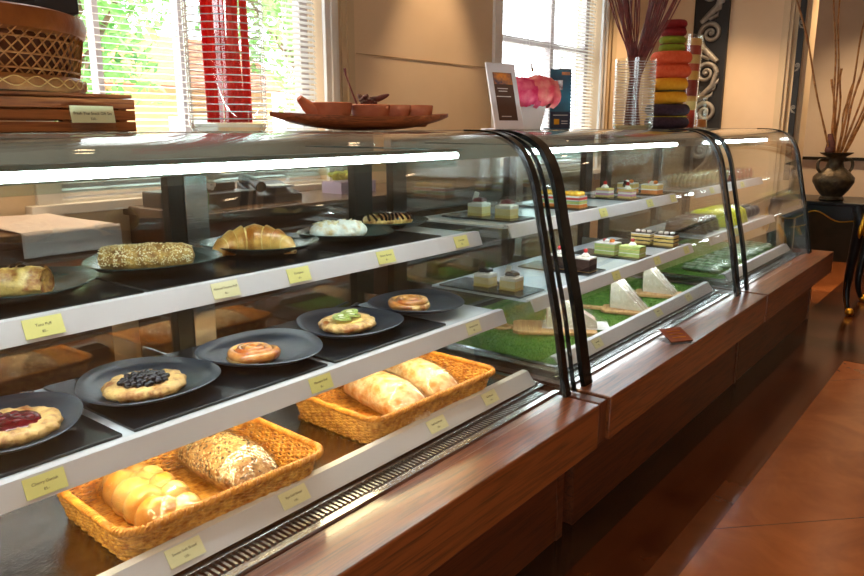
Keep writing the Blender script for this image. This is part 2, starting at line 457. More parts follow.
structure(MB().box(EX+.2, WXR, 2.6, 2.8, 0, 2.95).build('wall_alcove', WALLFAR, smooth=False))
wl = MB().box(WX1-.2, WX1, -4.2, 2.8, 0, .7).box(WX1-.2, WX1, -4.2, 2.8, 2.6, 2.95)
FILL_WIN = [(-3.9,-2.3),(-1.9,-.3)]  # unseen windows added to throw fill daylight on the price rails
ed = [-4.2]+[q for w in FILL_WIN for q in w]+[2.8]
for i in range(0, len(ed), 2): wl.box(WX1-.2, WX1, ed[i], ed[i+1], .7, 2.6)
structure(wl.build('wall_left', WALLM, smooth=False))
for i, w in enumerate(FILL_WIN):
    m_ = (w[0]+w[1])/2
    fo = structure(MB().box(WX1-.14,WX1-.08,w[0],w[0]+.06,.7,2.6).box(WX1-.14,WX1-.08,w[1]-.06,w[1],.7,2.6).box(WX1-.14,WX1-.08,w[0],w[1],.7,.76).box(WX1-.14,WX1-.08,w[0],w[1],2.54,2.6).box(WX1-.14,WX1-.08,m_-.03,m_+.03,.7,2.6).build('window_%d' % (i+3), WFRAME, smooth=False))
    MB().box(WX1-.112,WX1-.108,w[0]+.06,w[1]-.06,.76,2.54).build('window_pane', GLW, fo, smooth=False)
structure(MB().box(WX1, WXR, -4.4, -4.2, 0, 2.95).build('wall_front', WALLM, smooth=False))
# window casings, reveal and panes
def window(n, w, mull, head):
    x0, x1, z0, z1 = w
    f = MB()
    c = .085
    f.box(x0-c, x0, WY-.022, WY, z0-c, z1+c); f.box(x1, x1+c, WY-.022, WY, z0-c, z1+c)
    f.box(x1+c*.35, x1+c*.75, WY-.034, WY-.022, z0-c, z1+c)
    f.box(x0, x1, WY-.022, WY, z1, z1+c)
    f.box(x0-.12, x1+.12, WY-.05, WY, z0-.035, z0)
    f.box(x0, x1, WY, 2.8, z0-.002, z0+.012)
    fo = structure(f.build('window_%d' % n, WFRAME, smooth=False, bevel=.003))
    s = MB()
    s.box(x0, x1, 2.70, 2.74, z0+.012, z0+.06); s.box(x0, x1, 2.70, 2.74, z1-.05, z1)
    s.box(x0, x0+.05, 2.70, 2.74, z0+.06, z1-.05); s.box(x1-.05, x1, 2.70, 2.74, z0+.06, z1-.05)
    for (mx, wd) in mull: s.box(mx-wd/2, mx+wd/2, 2.695, 2.745, z0+.06, z1-.05)
    for zz in head: s.box(x0+.05, x1-.05, 2.70, 2.74, zz-.02, zz+.02)
    s.build('window_frame', WMULL, fo, smooth=False)
    MB().box(x0+.05, x1-.05, 2.718, 2.722, z0+.06, z1-.05).build('window_pane', GLW, fo, smooth=False)
    return fo
window(1, w1, [(1.44,.022),(1.80,.04)], [])
window(2, w2, [(4.78,.05)], [1.88])
# casing pilasters and wall grooves
structure(MB().box(2.585, 2.67, WY-.012, WY, 0, 2.95).box(2.615, 2.63, WY-.022, WY-.012, 0, 2.95).build('trim_7', CREAMT, smooth=False))
structure(MB().box(5.46, 5.60, WY-.015, WY, 0, 2.95).box(5.50, 5.53, WY-.028, WY-.015, 0, 2.95).build('trim_8', CREAMT, smooth=False))
structure(MB().box(2.69, 3.85, WY-.003, WY, 1.668, 1.672).build('trim_9', PM('groove', '#a98c68', None, 1, .8), smooth=False))
structure(MB().box(EX-.03, EX, 1.52, 1.60, 0, 2.95).box(EX-.045, EX-.03, 1.545, 1.575, 0, 2.95).build('trim_10', CREAMT, smooth=False))
structure(MB().box(EX+.0, EX+.2, 1.40, 1.52, 0, 2.95).box(EX-.03, EX, 1.43, 1.475, 0, 2.95).build('trim_11', CREAMT, smooth=False))
structure(MB().box(WXR-.05, WXR, -4.2, 2.6, 1.0, 1.03).build('trim_12', DKFRAME, smooth=False))
structure(MB().box(WXR-.03, WXR, -4.2, 2.6, .0, .62).build('baseboard_far', DKFRAME, smooth=False))

# blinds: thin slats on cords
def blind(name, x0, x1, z0, z1, sp, tilt, label, y=2.645):
    t = thing(name, label, 'blind', ((x0+x1)/2, y, z0), 0)
    m = MB(); n = int((z1-z0)/sp); hw = (x1-x0)/2
    Mx = Matrix.Rotation(math.radians(tilt), 3, 'X')
    for i in range(n):
        m.obox((0, 0, i*sp+.012), (2*hw, .025, .0012), Mx)
    m.build('slats', BLINDM, t, smooth=False)
    MB().box(-hw, hw, -.018, .018, z1-z0-.03, z1-z0+.01).build('head_rail', BLINDM, t, smooth=False)
    MB().box(-hw, hw, -.013, .013, -.012, .002).build('bottom_rail', BLINDM, t, smooth=False)
    k = 3
    for j in range(k):
        cx = -hw*.8 + j*hw*.8
        MB().tube([(cx, -.013, 0), (cx, -.013, z1-z0-.03)], .0009, 5).tube([(cx, .013, 0), (cx, .013, z1-z0-.03)], .0009, 5).build('cord', BLINDM, t)
    return t
blind('window_blind', w1[0]+.01, 2.245, w1[2]+.03, w1[3], .0245, 12, 'wide white slatted blind open over the left window behind the red stick vase')
blind('window_blind', 2.265, w1[1]-.01, w1[2]+.03, w1[3], .0235, 38, 'narrow white slatted blind at the right edge of the left window')
blind('window_blind', w2[0]+.01, 4.76, w2[2]+.03, w2[3], .0245, 14, 'white slatted blind on the left half of the window behind the pink flowers')
blind('window_blind', 4.79, w2[1]-.01, w2[2]+.03, w2[3], .0245, 32, 'white slatted blind beside the wall, right half of the window behind the navy poster')

# ------------------------------------------------------------------ outdoors
structure(MB().box(-6, 60, 2.9, 70, -.3, -.02).build('ground', PAVE))
def tree(x, y, h, rc, n, mat_, label, seed):
    rnd = random.Random(seed)
    t = thing('leafy_tree', label, 'tree', (x, y, -.02), 0, 'trees outside the windows')
    tr = MB().tube([(0,0,-.02),(.05,0,h*.4),(0,.08,h*.75)], [.12,.09,.04], 8)
    for k in range(5):
        a = k*1.3; tr.tube([(.03,0,h*.38+k*.12),(cos(a)*rc*.5, sin(a)*rc*.5, h*.6+k*.1)], [.05,.02], 6)
    tr.build('trunk', TRUNK, t)
    c = MB()
    blobs = [(Vector((rnd.uniform(-.6,.6)*rc, rnd.uniform(-.6,.6)*rc, h*.66+rnd.uniform(-.42,.36)*h*.7)), rc*rnd.uniform(.35,.6)) for _ in range(14)]
    for i in range(n):
        b, r = blobs[i % len(blobs)]
        d = Vector((rnd.gauss(0,1), rnd.gauss(0,1), rnd.gauss(0,1))).normalized()
        p = b + d*r*rnd.uniform(.6,1.05)
        u = Vector((rnd.gauss(0,1), rnd.gauss(0,1), rnd.gauss(0,1))).normalized(); w = u.cross(d)
        if w.length < .1: continue
        w.normalize(); s = rnd.uniform(.05,.11)
        c.add([p-u*s, p+w*s*.45, p+u*s, p-w*s*.45], [(0,1,2,3)])
    c.build('crown', mat_, t, smooth=False)
    return t
tree(3.5, 7.2, 4.4, 1.25, 2600, FROND, 'dense green tree outside the left window, above the wooden crate', 1)
tree(7.2, 8.0, 4.6, 1.3, 2600, FROND2, 'pale green tree outside the left window, right of the red stick vase', 2)
tree(9.0, 17.0, 6.0, 2.2, 2600, FROND, 'tall tree outside behind the ochre house, left window', 3)
h = thing('garden_house', 'ochre wall of a low house seen through the left window blind', 'house', (6.9, 10.6, -.02), 0)
MB().box(-1.3, 1.9, 0, 3, 0, 1.95).build('house_wall', ORWALL, h, smooth=False)
MB().prism([(-.4,1.95),(3.4,1.95),(1.5,2.9)], -1.6, 2.2).build('roof', ROOFM, h, smooth=False)
MB().box(-.2, .7, -.03, 0, .7, 1.5).build('house_window', WFRAME, h, smooth=False)
h = thing('garden_house', 'pinkish house seen faintly through the window blind behind the pink flowers', 'house', (13.0, 9.0, -.02), 0)
MB().box(-1.0, 2.4, 0, 3, 0, 1.7).build('house_wall', ORWALL, h, smooth=False)
MB().prism([(-.4,1.7),(3.4,1.7),(1.5,2.5)], -1.3, 2.7).build('roof', ROOFM, h, smooth=False)

# ------------------------------------------------------------------ display cases
PROF = [tuple(p) for p in spline([(1.015,.49),(1.028,.55),(1.060,.73),(1.092,.87),(1.128,1.03),(1.156,1.155),(1.196,1.238),(1.25,1.283),(1.32,1.304),(1.42,1.308)], 5)]
def offset(P, d):
    out = []
    for i, p in enumerate(P):
        a = Vector(P[max(i-1,0)]); b = Vector(P[min(i+1,len(P)-1)]); t = (b-a).normalized()
        out.append((p[0]+t.y*d, p[1]-t.x*d))   # towards the inside when d > 0
    return out
YR = 1.88
TUBE_C = EMIT('cool_tube', (.82,.95,1.0), 36)
TUBE_W = EMIT('warm_tube', (1.0,.78,.42), 44)
TUBE_S = EMIT('shelf_tube', (.88,.95,1.0), 24)
def side_poly(ins=.004):
    return offset(PROF, ins) + [(YR, 1.304), (YR, .49)]
def price_rail(x0, x1, y, z, tilt, hgt):
    """one sloped strip with a lip on top; (y,z) is its top front edge"""
    ty, tz = -sin(math.radians(tilt))*hgt, -cos(math.radians(tilt))*hgt
    m = MB()
    m.prism([(y,z),(y+ty,z+tz),(y+ty+.003,z+tz-.001),(y+.006,z-.004),(y+.02,z-.004),(y+.02,z)], x0, x1)
    return m
def case(label, X0, X1, sx0, sx1, posts, seed, first=False, tubes=(1,1,1), wood=None, bandl=.03, deck='steel'):
    t = thing('display_case', label, 'display case', ((X0+X1)/2, 1.4, 0), 0, 'glass bakery display cases')
    cx = (X0+X1)/2; cy = 1.4
    def B(mb, name, mat_, par=t, **kw):
        mb.v = [(x-cx, y-cy, z) for (x,y,z) in mb.v]
        return mb.build(name, mat_, par, **kw)
    a0, a1 = wood
    # wooden base
    B(MB().box(a0, a1-.012, 1.03, YR, .0025, .40), 'base_cabinet', W_KICK, smooth=False, bevel=.002)
    B(MB().box(a0, a1-.012, 1.02, 1.03, .0025, .34).box(a1-.05, a1-.012, 1.015, 1.02, .0025, .34), 'kick_panel', W_KICK, smooth=False)
    B(MB().box(a0, a1-.012, .905, 1.05, .345, .489), 'apron', W_APRON, smooth=False, bevel=.004)
    B(MB().box(a0, a1-.012, 1.05, YR, .40, .489), 'deck_base', W_KICK, smooth=False)
    # steel channel, grille and deck
    s = MB().box(X0, X1, 1.052, 1.066, .485, .4955).box(X0, X1, 1.066, 1.078, .47, .492).box(X0, X1, 1.112, 1.13, .47, .503)
    B(s, 'channel', STEEL, smooth=False, bevel=.001)
    g = MB().box(X0+.01, X1-.01, 1.078, 1.112, .478, .484, 1)
    n = int((X1-X0-.06)/.0135)
    for i in range(n):
        g.box(X0+.02+i*.0135, X0+.026+i*.0135, 1.080, 1.110, .484, .496, 0)
    B(g, 'grille', [STEEL, DARKSLOT], smooth=False)
    B(MB().box(X0+.01, X1-.01, 1.13, YR-.03, .489, .512), 'deck', STEEL2 if deck == 'steel' else STEEL, smooth=False)
    # glass front and black edges
    inn = offset(PROF, .006)
    B(MB().prism(PROF + inn[::-1], X0+.002, X1-.002), 'front_glass', GL, ang=60)
    for (e0, e1) in ((X0, X0+bandl), (X1-.03, X1)):
        eo, ei = offset(PROF, -.004), offset(PROF, .012)
        B(MB().prism(eo + ei[::-1], e0, e1), 'edge_strip', BLACK, ang=60)
    for xs in (X0+.018, X1-.024):
        B(MB().prism(side_poly(.012), xs, xs+.005), 'side_glass', GL, ang=60)
    eo, ei = offset(PROF, -.002), offset(PROF, .010)
    ep = B(MB().prism(side_poly(.010), X1+.036, X1+.040), 'end_pane', GL, ang=60)
    B(MB().prism(eo + ei[::-1], X1+.034, X1+.042), 'seal', BLACK, ep, ang=60)
    # end sills inside the base of the side glass
    for xs in (X0+.03, X1-.052):
        B(MB().box(xs, xs+.022, 1.14, YR-.03, .512, .522), 'sill_bar', CHROME, smooth=False)
    # top and rear
    B(MB().box(X0, X1+.04, 1.425, YR, 1.3045, 1.309), 'top_panel', TOPM, smooth=False)
    B(MB().box(X0, X1, YR-.035, YR, 1.185, 1.304), 'rear_reflection_header', HEADREFL, smooth=False)  # deepened band stands in for the brown reflection above the lamp
    B(MB().box(X0, X1, YR-.035, YR, .49, .53), 'rear_sill', DKFRAME, smooth=False)
    for (px, w, mt) in posts:
        p = B(MB().box(px-w/2, px+w/2, YR-.04, YR-.005, .53, 1.185), 'rear_post', mt, smooth=False, bevel=.002)
    B(MB().box(X0+.02, X1-.02, YR-.02, YR-.015, .53, 1.185), 'rear_door', GLR if deck == 'steel' else GLR2, smooth=False)
    # shelves with price rails
    for (nm, z, y0, sk, tm) in (('upper_shelf', .985, 1.352, 0, tubes[1]), ('lower_shelf', .737, 1.252, 1, tubes[2])):
        yb = 1.78 if sk == 0 else 1.69
        sh = B(MB().box(sx0, sx1, y0+.018, yb, z-.012, z-.004), nm, SHELFW, smooth=False, bevel=.001)
        B(price_rail(sx0, sx1, y0, z+.002, 22, .046), 'price_rail', RAIL, sh, smooth=False)
        for bx in (sx0+.03, (sx0+sx1)/2, sx1-.05):
            B(MB().prism([(y0+.05,z-.012),(YR-.042,z-.012),(YR-.042,z-.07),(YR-.09,z-.06)], bx, bx+.006), 'bracket', STEEL, sh, smooth=False)
        if tm:
            hl = B(MB().box(sx0+.08, sx1-.08, y0+.035, y0+.062, z-.022, z-.0125), 'lamp_holder', STEEL, sh, smooth=False)
            B(MB().tube([(sx0+.09, y0+.048, z-.028), (sx1-.09, y0+.048, z-.028)], .007, 10), 'lamp_tube', {1: TUBE_S, 2: TUBE_W}[tm], hl)
    B(price_rail(sx0, sx1, 1.152, .551, 38, .05), 'price_rail', RAIL, smooth=False)
    # lamp under the top
    lh = B(MB().box(X0+.08, X1-.20, 1.298, 1.320, 1.250, 1.258).box(X0+.2, X0+.225, 1.32, YR-.036, 1.256, 1.260).box(X1-.33, X1-.305, 1.32, YR-.036, 1.256, 1.260), 'lamp_holder', LAMPH, smooth=False)
    B(MB().box(X0+.08, X1-.20, 1.322, 1.326, 1.205, 1.2495), 'lamp_cover', GLS, lh, smooth=False)
    B(MB().tube([(X0+.10, 1.308, 1.2375), (X1-.22, 1.308, 1.2375)], .0088, 12), 'lamp_tube', TUBE_C, lh)
    return t
LAMPH = PM('lamp_holder_metal', '#5f7470', '#566a66', 5, .35, .3)
HEADREFL = PM('header_reflection_taupe', '#8a7866', '#7c6a58', 4, .5)  # taupe imitates the warm ceiling mirrored in the curved glass
TOPM = PM('top_reflection_taupe', '#84766a', '#736659', 5, .16)  # opaque taupe gives the curved glass its brown reflected tone
case('nearest glass bakery case, holding plated pastries and baskets of bread', .06, 1.99, .10, 1.955,
     [(.10,.06,DKFRAME),(1.235,.075,STEEL),(1.17,.05,DKFRAME),(1.93,.09,DKFRAME)], 1, tubes=(1,1,2), wood=(.06,1.985))
case('middle glass bakery case, holding cake slices and wedge sandwiches', 2.085, 3.775, 2.135, 3.715,
     [(2.13,.08,DKFRAME),(3.0,.06,STEEL),(2.93,.05,DKFRAME),(3.72,.08,DKFRAME)], 2, tubes=(1,1,1), wood=(2.055,3.885), bandl=.055, deck='bright')
case('farthest glass bakery case, holding wrapped cookies and yellow packs', 3.925, 5.385, 3.98, 5.31,
     [(3.97,.08,DKFRAME),(4.8,.05,STEEL),(4.74,.04,DKFRAME),(5.33,.07,DKFRAME)], 3, tubes=(1,1,1), wood=(3.90,5.58), deck='bright')
# filler posts between the cabinets
tag(MB().box(1.992, 2.038, .912, 1.04, .352, .486).build('filler_strip', W_END, smooth=False, bevel=.003), 'short vertical wood filler between the nearest and middle case aprons', 'filler')
# steel-lidded strips on the deck ends
# ------------------------------------------------------------------ price tags
def price_tag(x, y, z, tilt, w, hgt, text, price, label, mat_, group):
    """(y,z) = top front edge of the rail it sits in"""
    a = math.radians(tilt)
    t = thing('price_tag', label, 'price tag', (x, y-sin(a)*.022-.0030*cos(a), z-cos(a)*.022+.0030*sin(a)), 0, group)
    t.rotation_euler = (pi/2 - a, 0, 0)          # local xy = card face, z outwards
    MB().box(-w/2, w/2, -hgt/2, hgt/2, -.0006, .0006).build('card', mat_, t, smooth=False)
    for (s, yy, sz) in ((text, .002, .0075), (price, -.010, .0065)):
        if not s: continue
        cu = bpy.data.curves.new('lettering', 'FONT'); cu.body = s; cu.size = sz; cu.align_x = 'CENTER'; cu.extrude = .0001
        o = bpy.data.objects.new('lettering', cu); COL.objects.link(o); o.parent = t
        o.location = (0, yy, .0009); cu.materials.append(INK)
    return t
GT = 'price tags in the case rails'
def T(x, y, z, tl, text, price, label, m=MARK, w=.07, hgt=.036):
    price_tag(x, y, z, tl, w, hgt, text, price, label, m, GT)
U, Lw, D = (1.352, .987, 22), (1.252, .739, 22), (1.152, .551, 38)
T(.565, *U, 'Tuna Puff', '85.-', 'yellow price tag reading Tuna Puff on the upper rail at far left')
T(.958, *U, 'Almond Sesame Puff', '85.-', 'pale yellow price tag on the upper rail below the sesame roll', CARDP)
T(1.172, *U, 'Croissant', '65.-', 'yellow price tag reading Croissant on the upper rail')
T(1.49, *U, 'Danish Almond', '85.-', 'yellow price tag on the upper rail below the sugar-dusted pastry')
T(1.845, *U, 'Chocolate', '85.-', 'yellow price tag near the right end of the upper rail, nearest case')
T(.495, *Lw, 'Cherry Danish', '85.-', 'yellow price tag on the lower rail below the cherry danish')
T(1.14, *Lw, 'Mandarin Roll', '85.-', 'yellow price tag on the lower rail below the glazed spiral bun')
T(1.775, *Lw, 'Cinnamon Roll', '85.-', 'yellow price tag at the right end of the lower rail, nearest case', CARDP)
T(.685, *D, 'Sweet Soft Bread', '120.-', 'pale yellow price tag on the bottom rail before the braided bread', CARDP, .075)
T(.955, *D, 'Rye Soft Bread', '120.-', 'pale green price tag on the bottom rail before the seeded bread', CARDP, .075)
T(1.46, *D, 'Soft Roll Bread', '120.-', 'pale price tag on the bottom rail before the nearer floury loaf', CARDP, .075)
T(1.715, *D, 'Soft Bread', '120.-', 'pale price tag on the bottom rail before the farther floury loaf', CARDP, .07)
for i, (x, nm) in enumerate([(2.86,'rainbow cakes'),(3.36,'pink cherry cakes'),(3.66,'fruit cakes')]):
    T(x, *U, 'Cake', '95.-', 'small green price tag on the middle case upper rail below the ' + nm)
for i, (x, nm) in enumerate([(2.80,'black forest cakes'),(3.24,'green pandan cakes'),(3.62,'tiramisu slices')]):
    T(x, *Lw, 'Cake', '95.-', 'small green price tag on the middle case lower rail below the ' + nm)
for i, (x, nm) in enumerate([(2.43,'by the salad sandwich'),(3.02,'before the nearer wedge sandwich'),(3.39,'before the farther wedge sandwich')]):
    T(x, *D, 'Sandwich', '95.-', 'small pale price tag on the middle case bottom rail ' + nm, CARDP)
T(4.26, *U, 'Cookies', '95.-', 'small price tag at the left of the farthest case upper rail')
T(4.84, *U, 'Cookies', '95.-', 'small price tag at the middle of the farthest case upper rail')
T(4.45, *Lw, 'Brownie', '95.-', 'small price tag on the farthest case lower rail below the brownies')

# ------------------------------------------------------------------ plates and slates, nearest case
def slate(x0, x1, y0, y1, z, label, th=.007, group='slate boards in the cases', nm='slate_board'):
    m = MB().box(-(x1-x0)/2, (x1-x0)/2, -(y1-y0)/2, (y1-y0)/2, 0, th)
    o = m.build(nm, SLATE, smooth=False, bevel=.0015, loc=((x0+x1)/2, (y0+y1)/2, z))
    return tag(o, label, 'slate board', group)
ZU, ZL, ZD = .981, .733, .512
slate(.22, .79, 1.385, 1.77, ZU, 'black slate board under the tuna puff plate')
slate(.80, 1.36, 1.385, 1.77, ZU, 'black slate board under the sesame roll and croissant plates')
slate(1.37, 1.80, 1.385, 1.77, ZU, 'black slate board at the right end of the upper shelf, nearest case')
slate(.22, .665, 1.29, 1.68, ZL, 'black slate board under the cherry danish plate')
slate(.69, 1.21, 1.29, 1.68, ZL, 'black slate board under the blueberry danish and spiral bun')
slate(1.235, 1.70, 1.29, 1.68, ZL, 'black slate board under the kiwi danish plate')
def plate(r, mat_, label, loc, rz, ecc=.05, hgt=.030):
    mod = lambda a: 1 + ecc*cos(3*a) + .02*cos(2*a+1)
    prof = [(.36*r,0),(.42*r,.003),(.60*r,.006),(.82*r,.015),(.97*r,hgt-.003),(r,hgt),(r*.985,hgt+.002),(.82*r,.0195),(.62*r,.011),(.42*r,.0085),(.30*r,.0085),(.01*r,.0085)]
    m = MB().lathe(prof, (0,0,0), 72, 0, mod)
    o = m.build('plate', mat_, ang=80, loc=loc); o.rotation_euler = (0,0,math.radians(rz))
    return tag(o, label, 'plate', 'dark triangular plates')
zp = ZU+.0072; zq = ZL+.0072
PL_U = [(.605,1.535,.152,20),(.928,1.58,.158,75),(1.25,1.575,.155,5),(1.545,1.548,.143,40),(1.815,1.625,.134,80)]
names = ['dark green plate under the tuna puff','dark plate under the sesame roll','dark plate under the croissant','dark plate under the sugar-dusted pastry','dark plate under the chocolate-striped pastry']
for (x,y,r,a), nme in zip(PL_U, names):
    plate(r, PLATE_G, nme, (x,y,zp + (.0 if nme != names[3] else 0)), a)
PL_L = [(.508,1.460,.156,30),(.825,1.468,.156,90),(1.143,1.458,.158,30),(1.462,1.465,.158,90),(1.782,1.470,.156,30)]
names = ['dark blue-grey plate under the cherry danish','dark blue-grey plate under the blueberry danish','dark blue-grey plate under the glazed spiral bun','dark blue-grey plate under the kiwi danish','dark blue-grey plate under the cinnamon roll']
for (x,y,r,a), nme in zip(PL_L, names):
    plate(r, PLATE_B, nme, (x,y,zq), a)

# ------------------------------------------------------------------ pastries
def puff():
    t = thing('stuffed_puff', 'golden flaky stuffed puff with open end on the leftmost upper plate', 'pastry', (.565,1.51,zp+.0086), -42)
    def fn(u, v):
        a = 2*pi*u; x = -.085 + .17*v
        r = .031*(1 + .12*sin(v*pi) + .07*sin(v*22+a))*(1 if v > .04 else .7)
        r += .006*nz((x, cos(a)*.04, sin(a)*.04), 40, 1)
        z = max(.0, .029 + r*.92*sin(a)); return (x, r*1.25*cos(a), z)
    MB().grid(fn, 32, 28, cu=True).build('crust', PASTRY, t, ang=80)
    def fe(u, v):
        a = 2*pi*u; r = .037*v*(1+.05*sin(5*a)); return (.0835+.006*(1-v)*sin(a*3)-.012*(1-v), r*cos(a), max(.002,.030+r*.78*sin(a)))
    MB().grid(fe, 24, 7, cu=True).build('filling', PM('puff_filling','#8a4a1c','#d6a04c',50,.6,0,.6,90), t, ang=80)
    def fe2(u, v):
        a = 2*pi*u; r = .024*v; return (-.085, r*cos(a), .029+r*.9*sin(a))
    MB().grid(fe2, 20, 4, cu=True).build('end_fold', PASTRY, t, ang=80)
    m = MB()
    for i in range(7): m.ell((random.uniform(.0,.05), random.uniform(-.02,.02), (.062)+random.uniform(-.002,.003)), (.009,.006,.003), 7, 5, M=Matrix.Rotation(random.random()*3, 3, 'Z'))
    m.build('topping', CHOC, t)
puff()
def sesame():
    t = thing('sesame_roll', 'long roll coated in sesame seeds on the second upper plate', 'pastry', (.895,1.545,zp+.0086), -36)
    def S(u, v):
        a = 2*pi*u; s = 2*v-1; x = .105*s
        r = .0345*(1-abs(s)**7*.45)*(1+.03*sin(v*9+a*2)) + .004*nz((x*1.0, cos(a)*.04, sin(a)*.04), 55, 2)
        if v in (0, 1): r = .004
        return (x, r*1.05*cos(a), max(0, .030 + r*.9*sin(a)))
    MB().grid(S, 36, 34, cu=True).build('crust', SESROLL, t, ang=80)
    m = MB(); rnd = random.Random(4)
    for i in range(900):
        u = rnd.uniform(-.06,.56); v = rnd.uniform(.02,.98)
        p = Vector(S(u, v)); nrm = Vector((0, cos(2*pi*u), sin(2*pi*u)))
        M = nrm.to_track_quat('Z','Y').to_matrix() @ Matrix.Rotation(rnd.random()*6, 3, 'Z')
        m.ell(p+nrm*.0006, (.0024,.0014,.0010), 6, 4, M=M)
    o = m.build('seeds', SEED, t); o['kind'] = 'stuff'
sesame()
def croissant():
    t = thing('croissant', 'golden ridged croissant on the third upper plate', 'pastry', (1.195,1.535,zp+.0086), -40)
    def S(u, v):
        a = 2*pi*u; s = 2*v-1
        env = max(.0, 1-abs(s)**1.9)**.72
        w = abs(s)*4.0; fr_ = w % 1.0
        r = .038*env*(1.06-.28*fr_**1.3) + .004
        r *= 1+.05*nz((s*3, cos(a), sin(a)), 2.5, 3)
        ang = s*1.0; R = .115
        cx, cy = R*sin(ang)*1.05, R*(cos(ang)-1)*.8
        tx, ty = cos(ang), -sin(ang)
        q = r*cos(a)
        return (cx - ty*q, cy + tx*q, max(0, .030*env+.006 + r*.95*sin(a)))
    m = MB().grid(S, 28, 130, cu=True)
    for i, f in enumerate(m.f):
        s_ = abs(2*((i//28)+.5)/129-1)*4.0 % 1.0
        if s_ > .80: m.m[i] = 1
    m.build('crust', [CROIS, CROISP], t, ang=40)
croissant()
def sugar_pastry():
    t = thing('sugar_dusted_pastry', 'pastry dusted white with powdered sugar and almonds on upper shelf', 'pastry', (1.50,1.535,zp+.0086), -30)
    def S(u, v):
        a = 2*pi*u; s = 2*v-1; x = .085*s
        r = .04*max(0.02,1-abs(s)**3.2)**.5*(1+.10*sin(s*14)*.5) + .004*nz((x, cos(a)*.05, sin(a)*.05), 50, 5)
        return (x, 1.15*r*cos(a), max(0, .026+r*.78*sin(a)))
    MB().grid(S, 30, 40, cu=True).build('crust', SUGAR, t, ang=70)
    m = MB(); rnd = random.Random(9)
    for i in range(34):
        u = rnd.uniform(.1,.4); v = rnd.uniform(.1,.9); p = Vector(S(u, v)); n_ = Vector((0, cos(2*pi*u), sin(2*pi*u)))
        m.ell(p+n_*.001, (.008,.005,.001), 8, 4, M=n_.to_track_quat('Z','Y').to_matrix() @ Matrix.Rotation(rnd.random()*6,3,'Z') @ Matrix.Rotation(rnd.uniform(-.4,.4),3,'X'))
    m.build('almond_flakes', PM('almond','#efdfb8','#e2c890',30,.6), t)
sugar_pastry()
def choc_pastry():
    t = thing('chocolate_striped_pastry', 'golden pastry striped with dark chocolate on the rightmost upper plate', 'pastry', (1.80,1.61,zp+.0086), -28)
    def S(u, v):
        a = 2*pi*u; s = 2*v-1; x = .085*s
        r = .028*max(.02,1-abs(s)**5)**.5*(1+.06*sin(s*40))
        return (x, 1.5*r*cos(a), max(0, .022+r*.8*sin(a)))
    MB().grid(S, 26, 40, cu=True).build('crust', PASTRY, t, ang=70)
    m = MB()
    for i in range(10):
        s0 = -.82+i*.18
        pts = [Vector(S(.02+.46*k/10, (s0+.05*sin(k*.6+i)+1)/2)) + Vector((0,0,.002)) for k in range(11)]
        m.tube(pts, .0045, 6)
    m.build('chocolate_stripes', CHOC, t)
choc_pastry()
def danish_base(R, r, seed, mat_, t, lob=6, ex=1.0):
    def S(u, v):
        a = 2*pi*u; b = 2*pi*v
        k = 1+.018*sin(lob*a+seed)+.035*sin(2*a+seed*2)
        rr = r*(1+.10*sin(a*13+b*2+seed)+.06*sin(a*29+seed-b*3)+.16*nz((cos(a)*2, sin(a)*2, b*.3), 1.6, seed))
        q = R*k + rr*1.25*cos(b)
        return (q*cos(a)*ex, q*sin(a), max(0, r*.85 + rr*.85*sin(b)))
    MB().grid(S, 72, 18, cu=True, cv=True).build('crust', mat_, t, ang=80)
    MB().lathe([(R*.95,.001),(R*1.0,r*.7),(R*.6,r*1.2),(.002,r*1.3)], n=28).build('base', mat_, t, ang=80)
def cherry_danish():
    t = thing('cherry_danish', 'danish filled with glossy red cherry jam at the left edge of the lower shelf', 'pastry', (.525,1.435,zq+.0086), 0)
    danish_base(.064, .0165, 1, PASTRYL, t)
    def S(u, v):
        a = 2*pi*u; r = .054*v*(1+.06*sin(3*a+.5))
        return (r*cos(a), r*sin(a), .022+.012*math.sqrt(max(0,1-v*v))+.003*nz((r*cos(a),r*sin(a),0),60,3))
    MB().grid(S, 40, 12, cu=True).build('cherry_jam', CHERRYJ, t, ang=80)
    m = MB(); rnd = random.Random(2)
    for i in range(7):
        a = i*2.4; r = .012+.004*i
        m.ell((r*cos(a), r*sin(a), .030), (.010,.010,.007), 12, 8)
    m.build('cherries', CHERRYJ, t)
cherry_danish()
def blueberry_danish():
    t = thing('blueberry_danish', 'danish topped with dark glossy blueberries on the lower shelf', 'pastry', (.808,1.448,zq+.0086), 10)
    danish_base(.060, .0165, 2, PASTRYL, t, 4, 1.12)
    m = MB(); rnd = random.Random(5)
    for i in range(46):
        a = i*2.39996; r = .048*math.sqrt(i/46)
        q = rnd.uniform(.0065,.0085)
        m.ell((r*cos(a)*1.12, r*sin(a), .024+.010*(1-(r/.048)**2)+rnd.uniform(0,.004)), (q,q,q*.9), 10, 7)
    o = m.build('blueberries', BERRY, t)
blueberry_danish()
def spiral_bun(name, label, loc, mat_, R=.066, turns=3.2, hgt=.036, rz=0):
    t = thing(name, label, 'pastry', loc, rz)
    pts = []; rad = []
    n = 120
    for i in range(n+1):
        u = i/n; a = u*turns*2*pi; r = R*(.08+.92*u)
        pts.append((r*cos(a)*1.0, r*sin(a), hgt*.45+.016*(1-u)**.8)); rad.append(.0125*(.75+.35*u)*(1 if i < n-8 else (n-i+1)/9*.8+.2))
    MB().tube(pts, rad, 10, flat=1.05).build('coil', mat_, t, ang=80)
    MB().lathe([(R*.9,0),(R*1.02,.010),(R*.98,hgt*.5),(R*.5,hgt*.7),(.002,hgt*.72)], n=32).build('base', PASTRYL, t, ang=80)
    return t
def zoff(): return zq+.0086
spiral_bun('glazed_spiral_bun', 'shiny orange glazed spiral bun on the middle plate of the lower shelf', (1.095,1.44,zoff()), BUN, .062, 3.0, .034, 40)
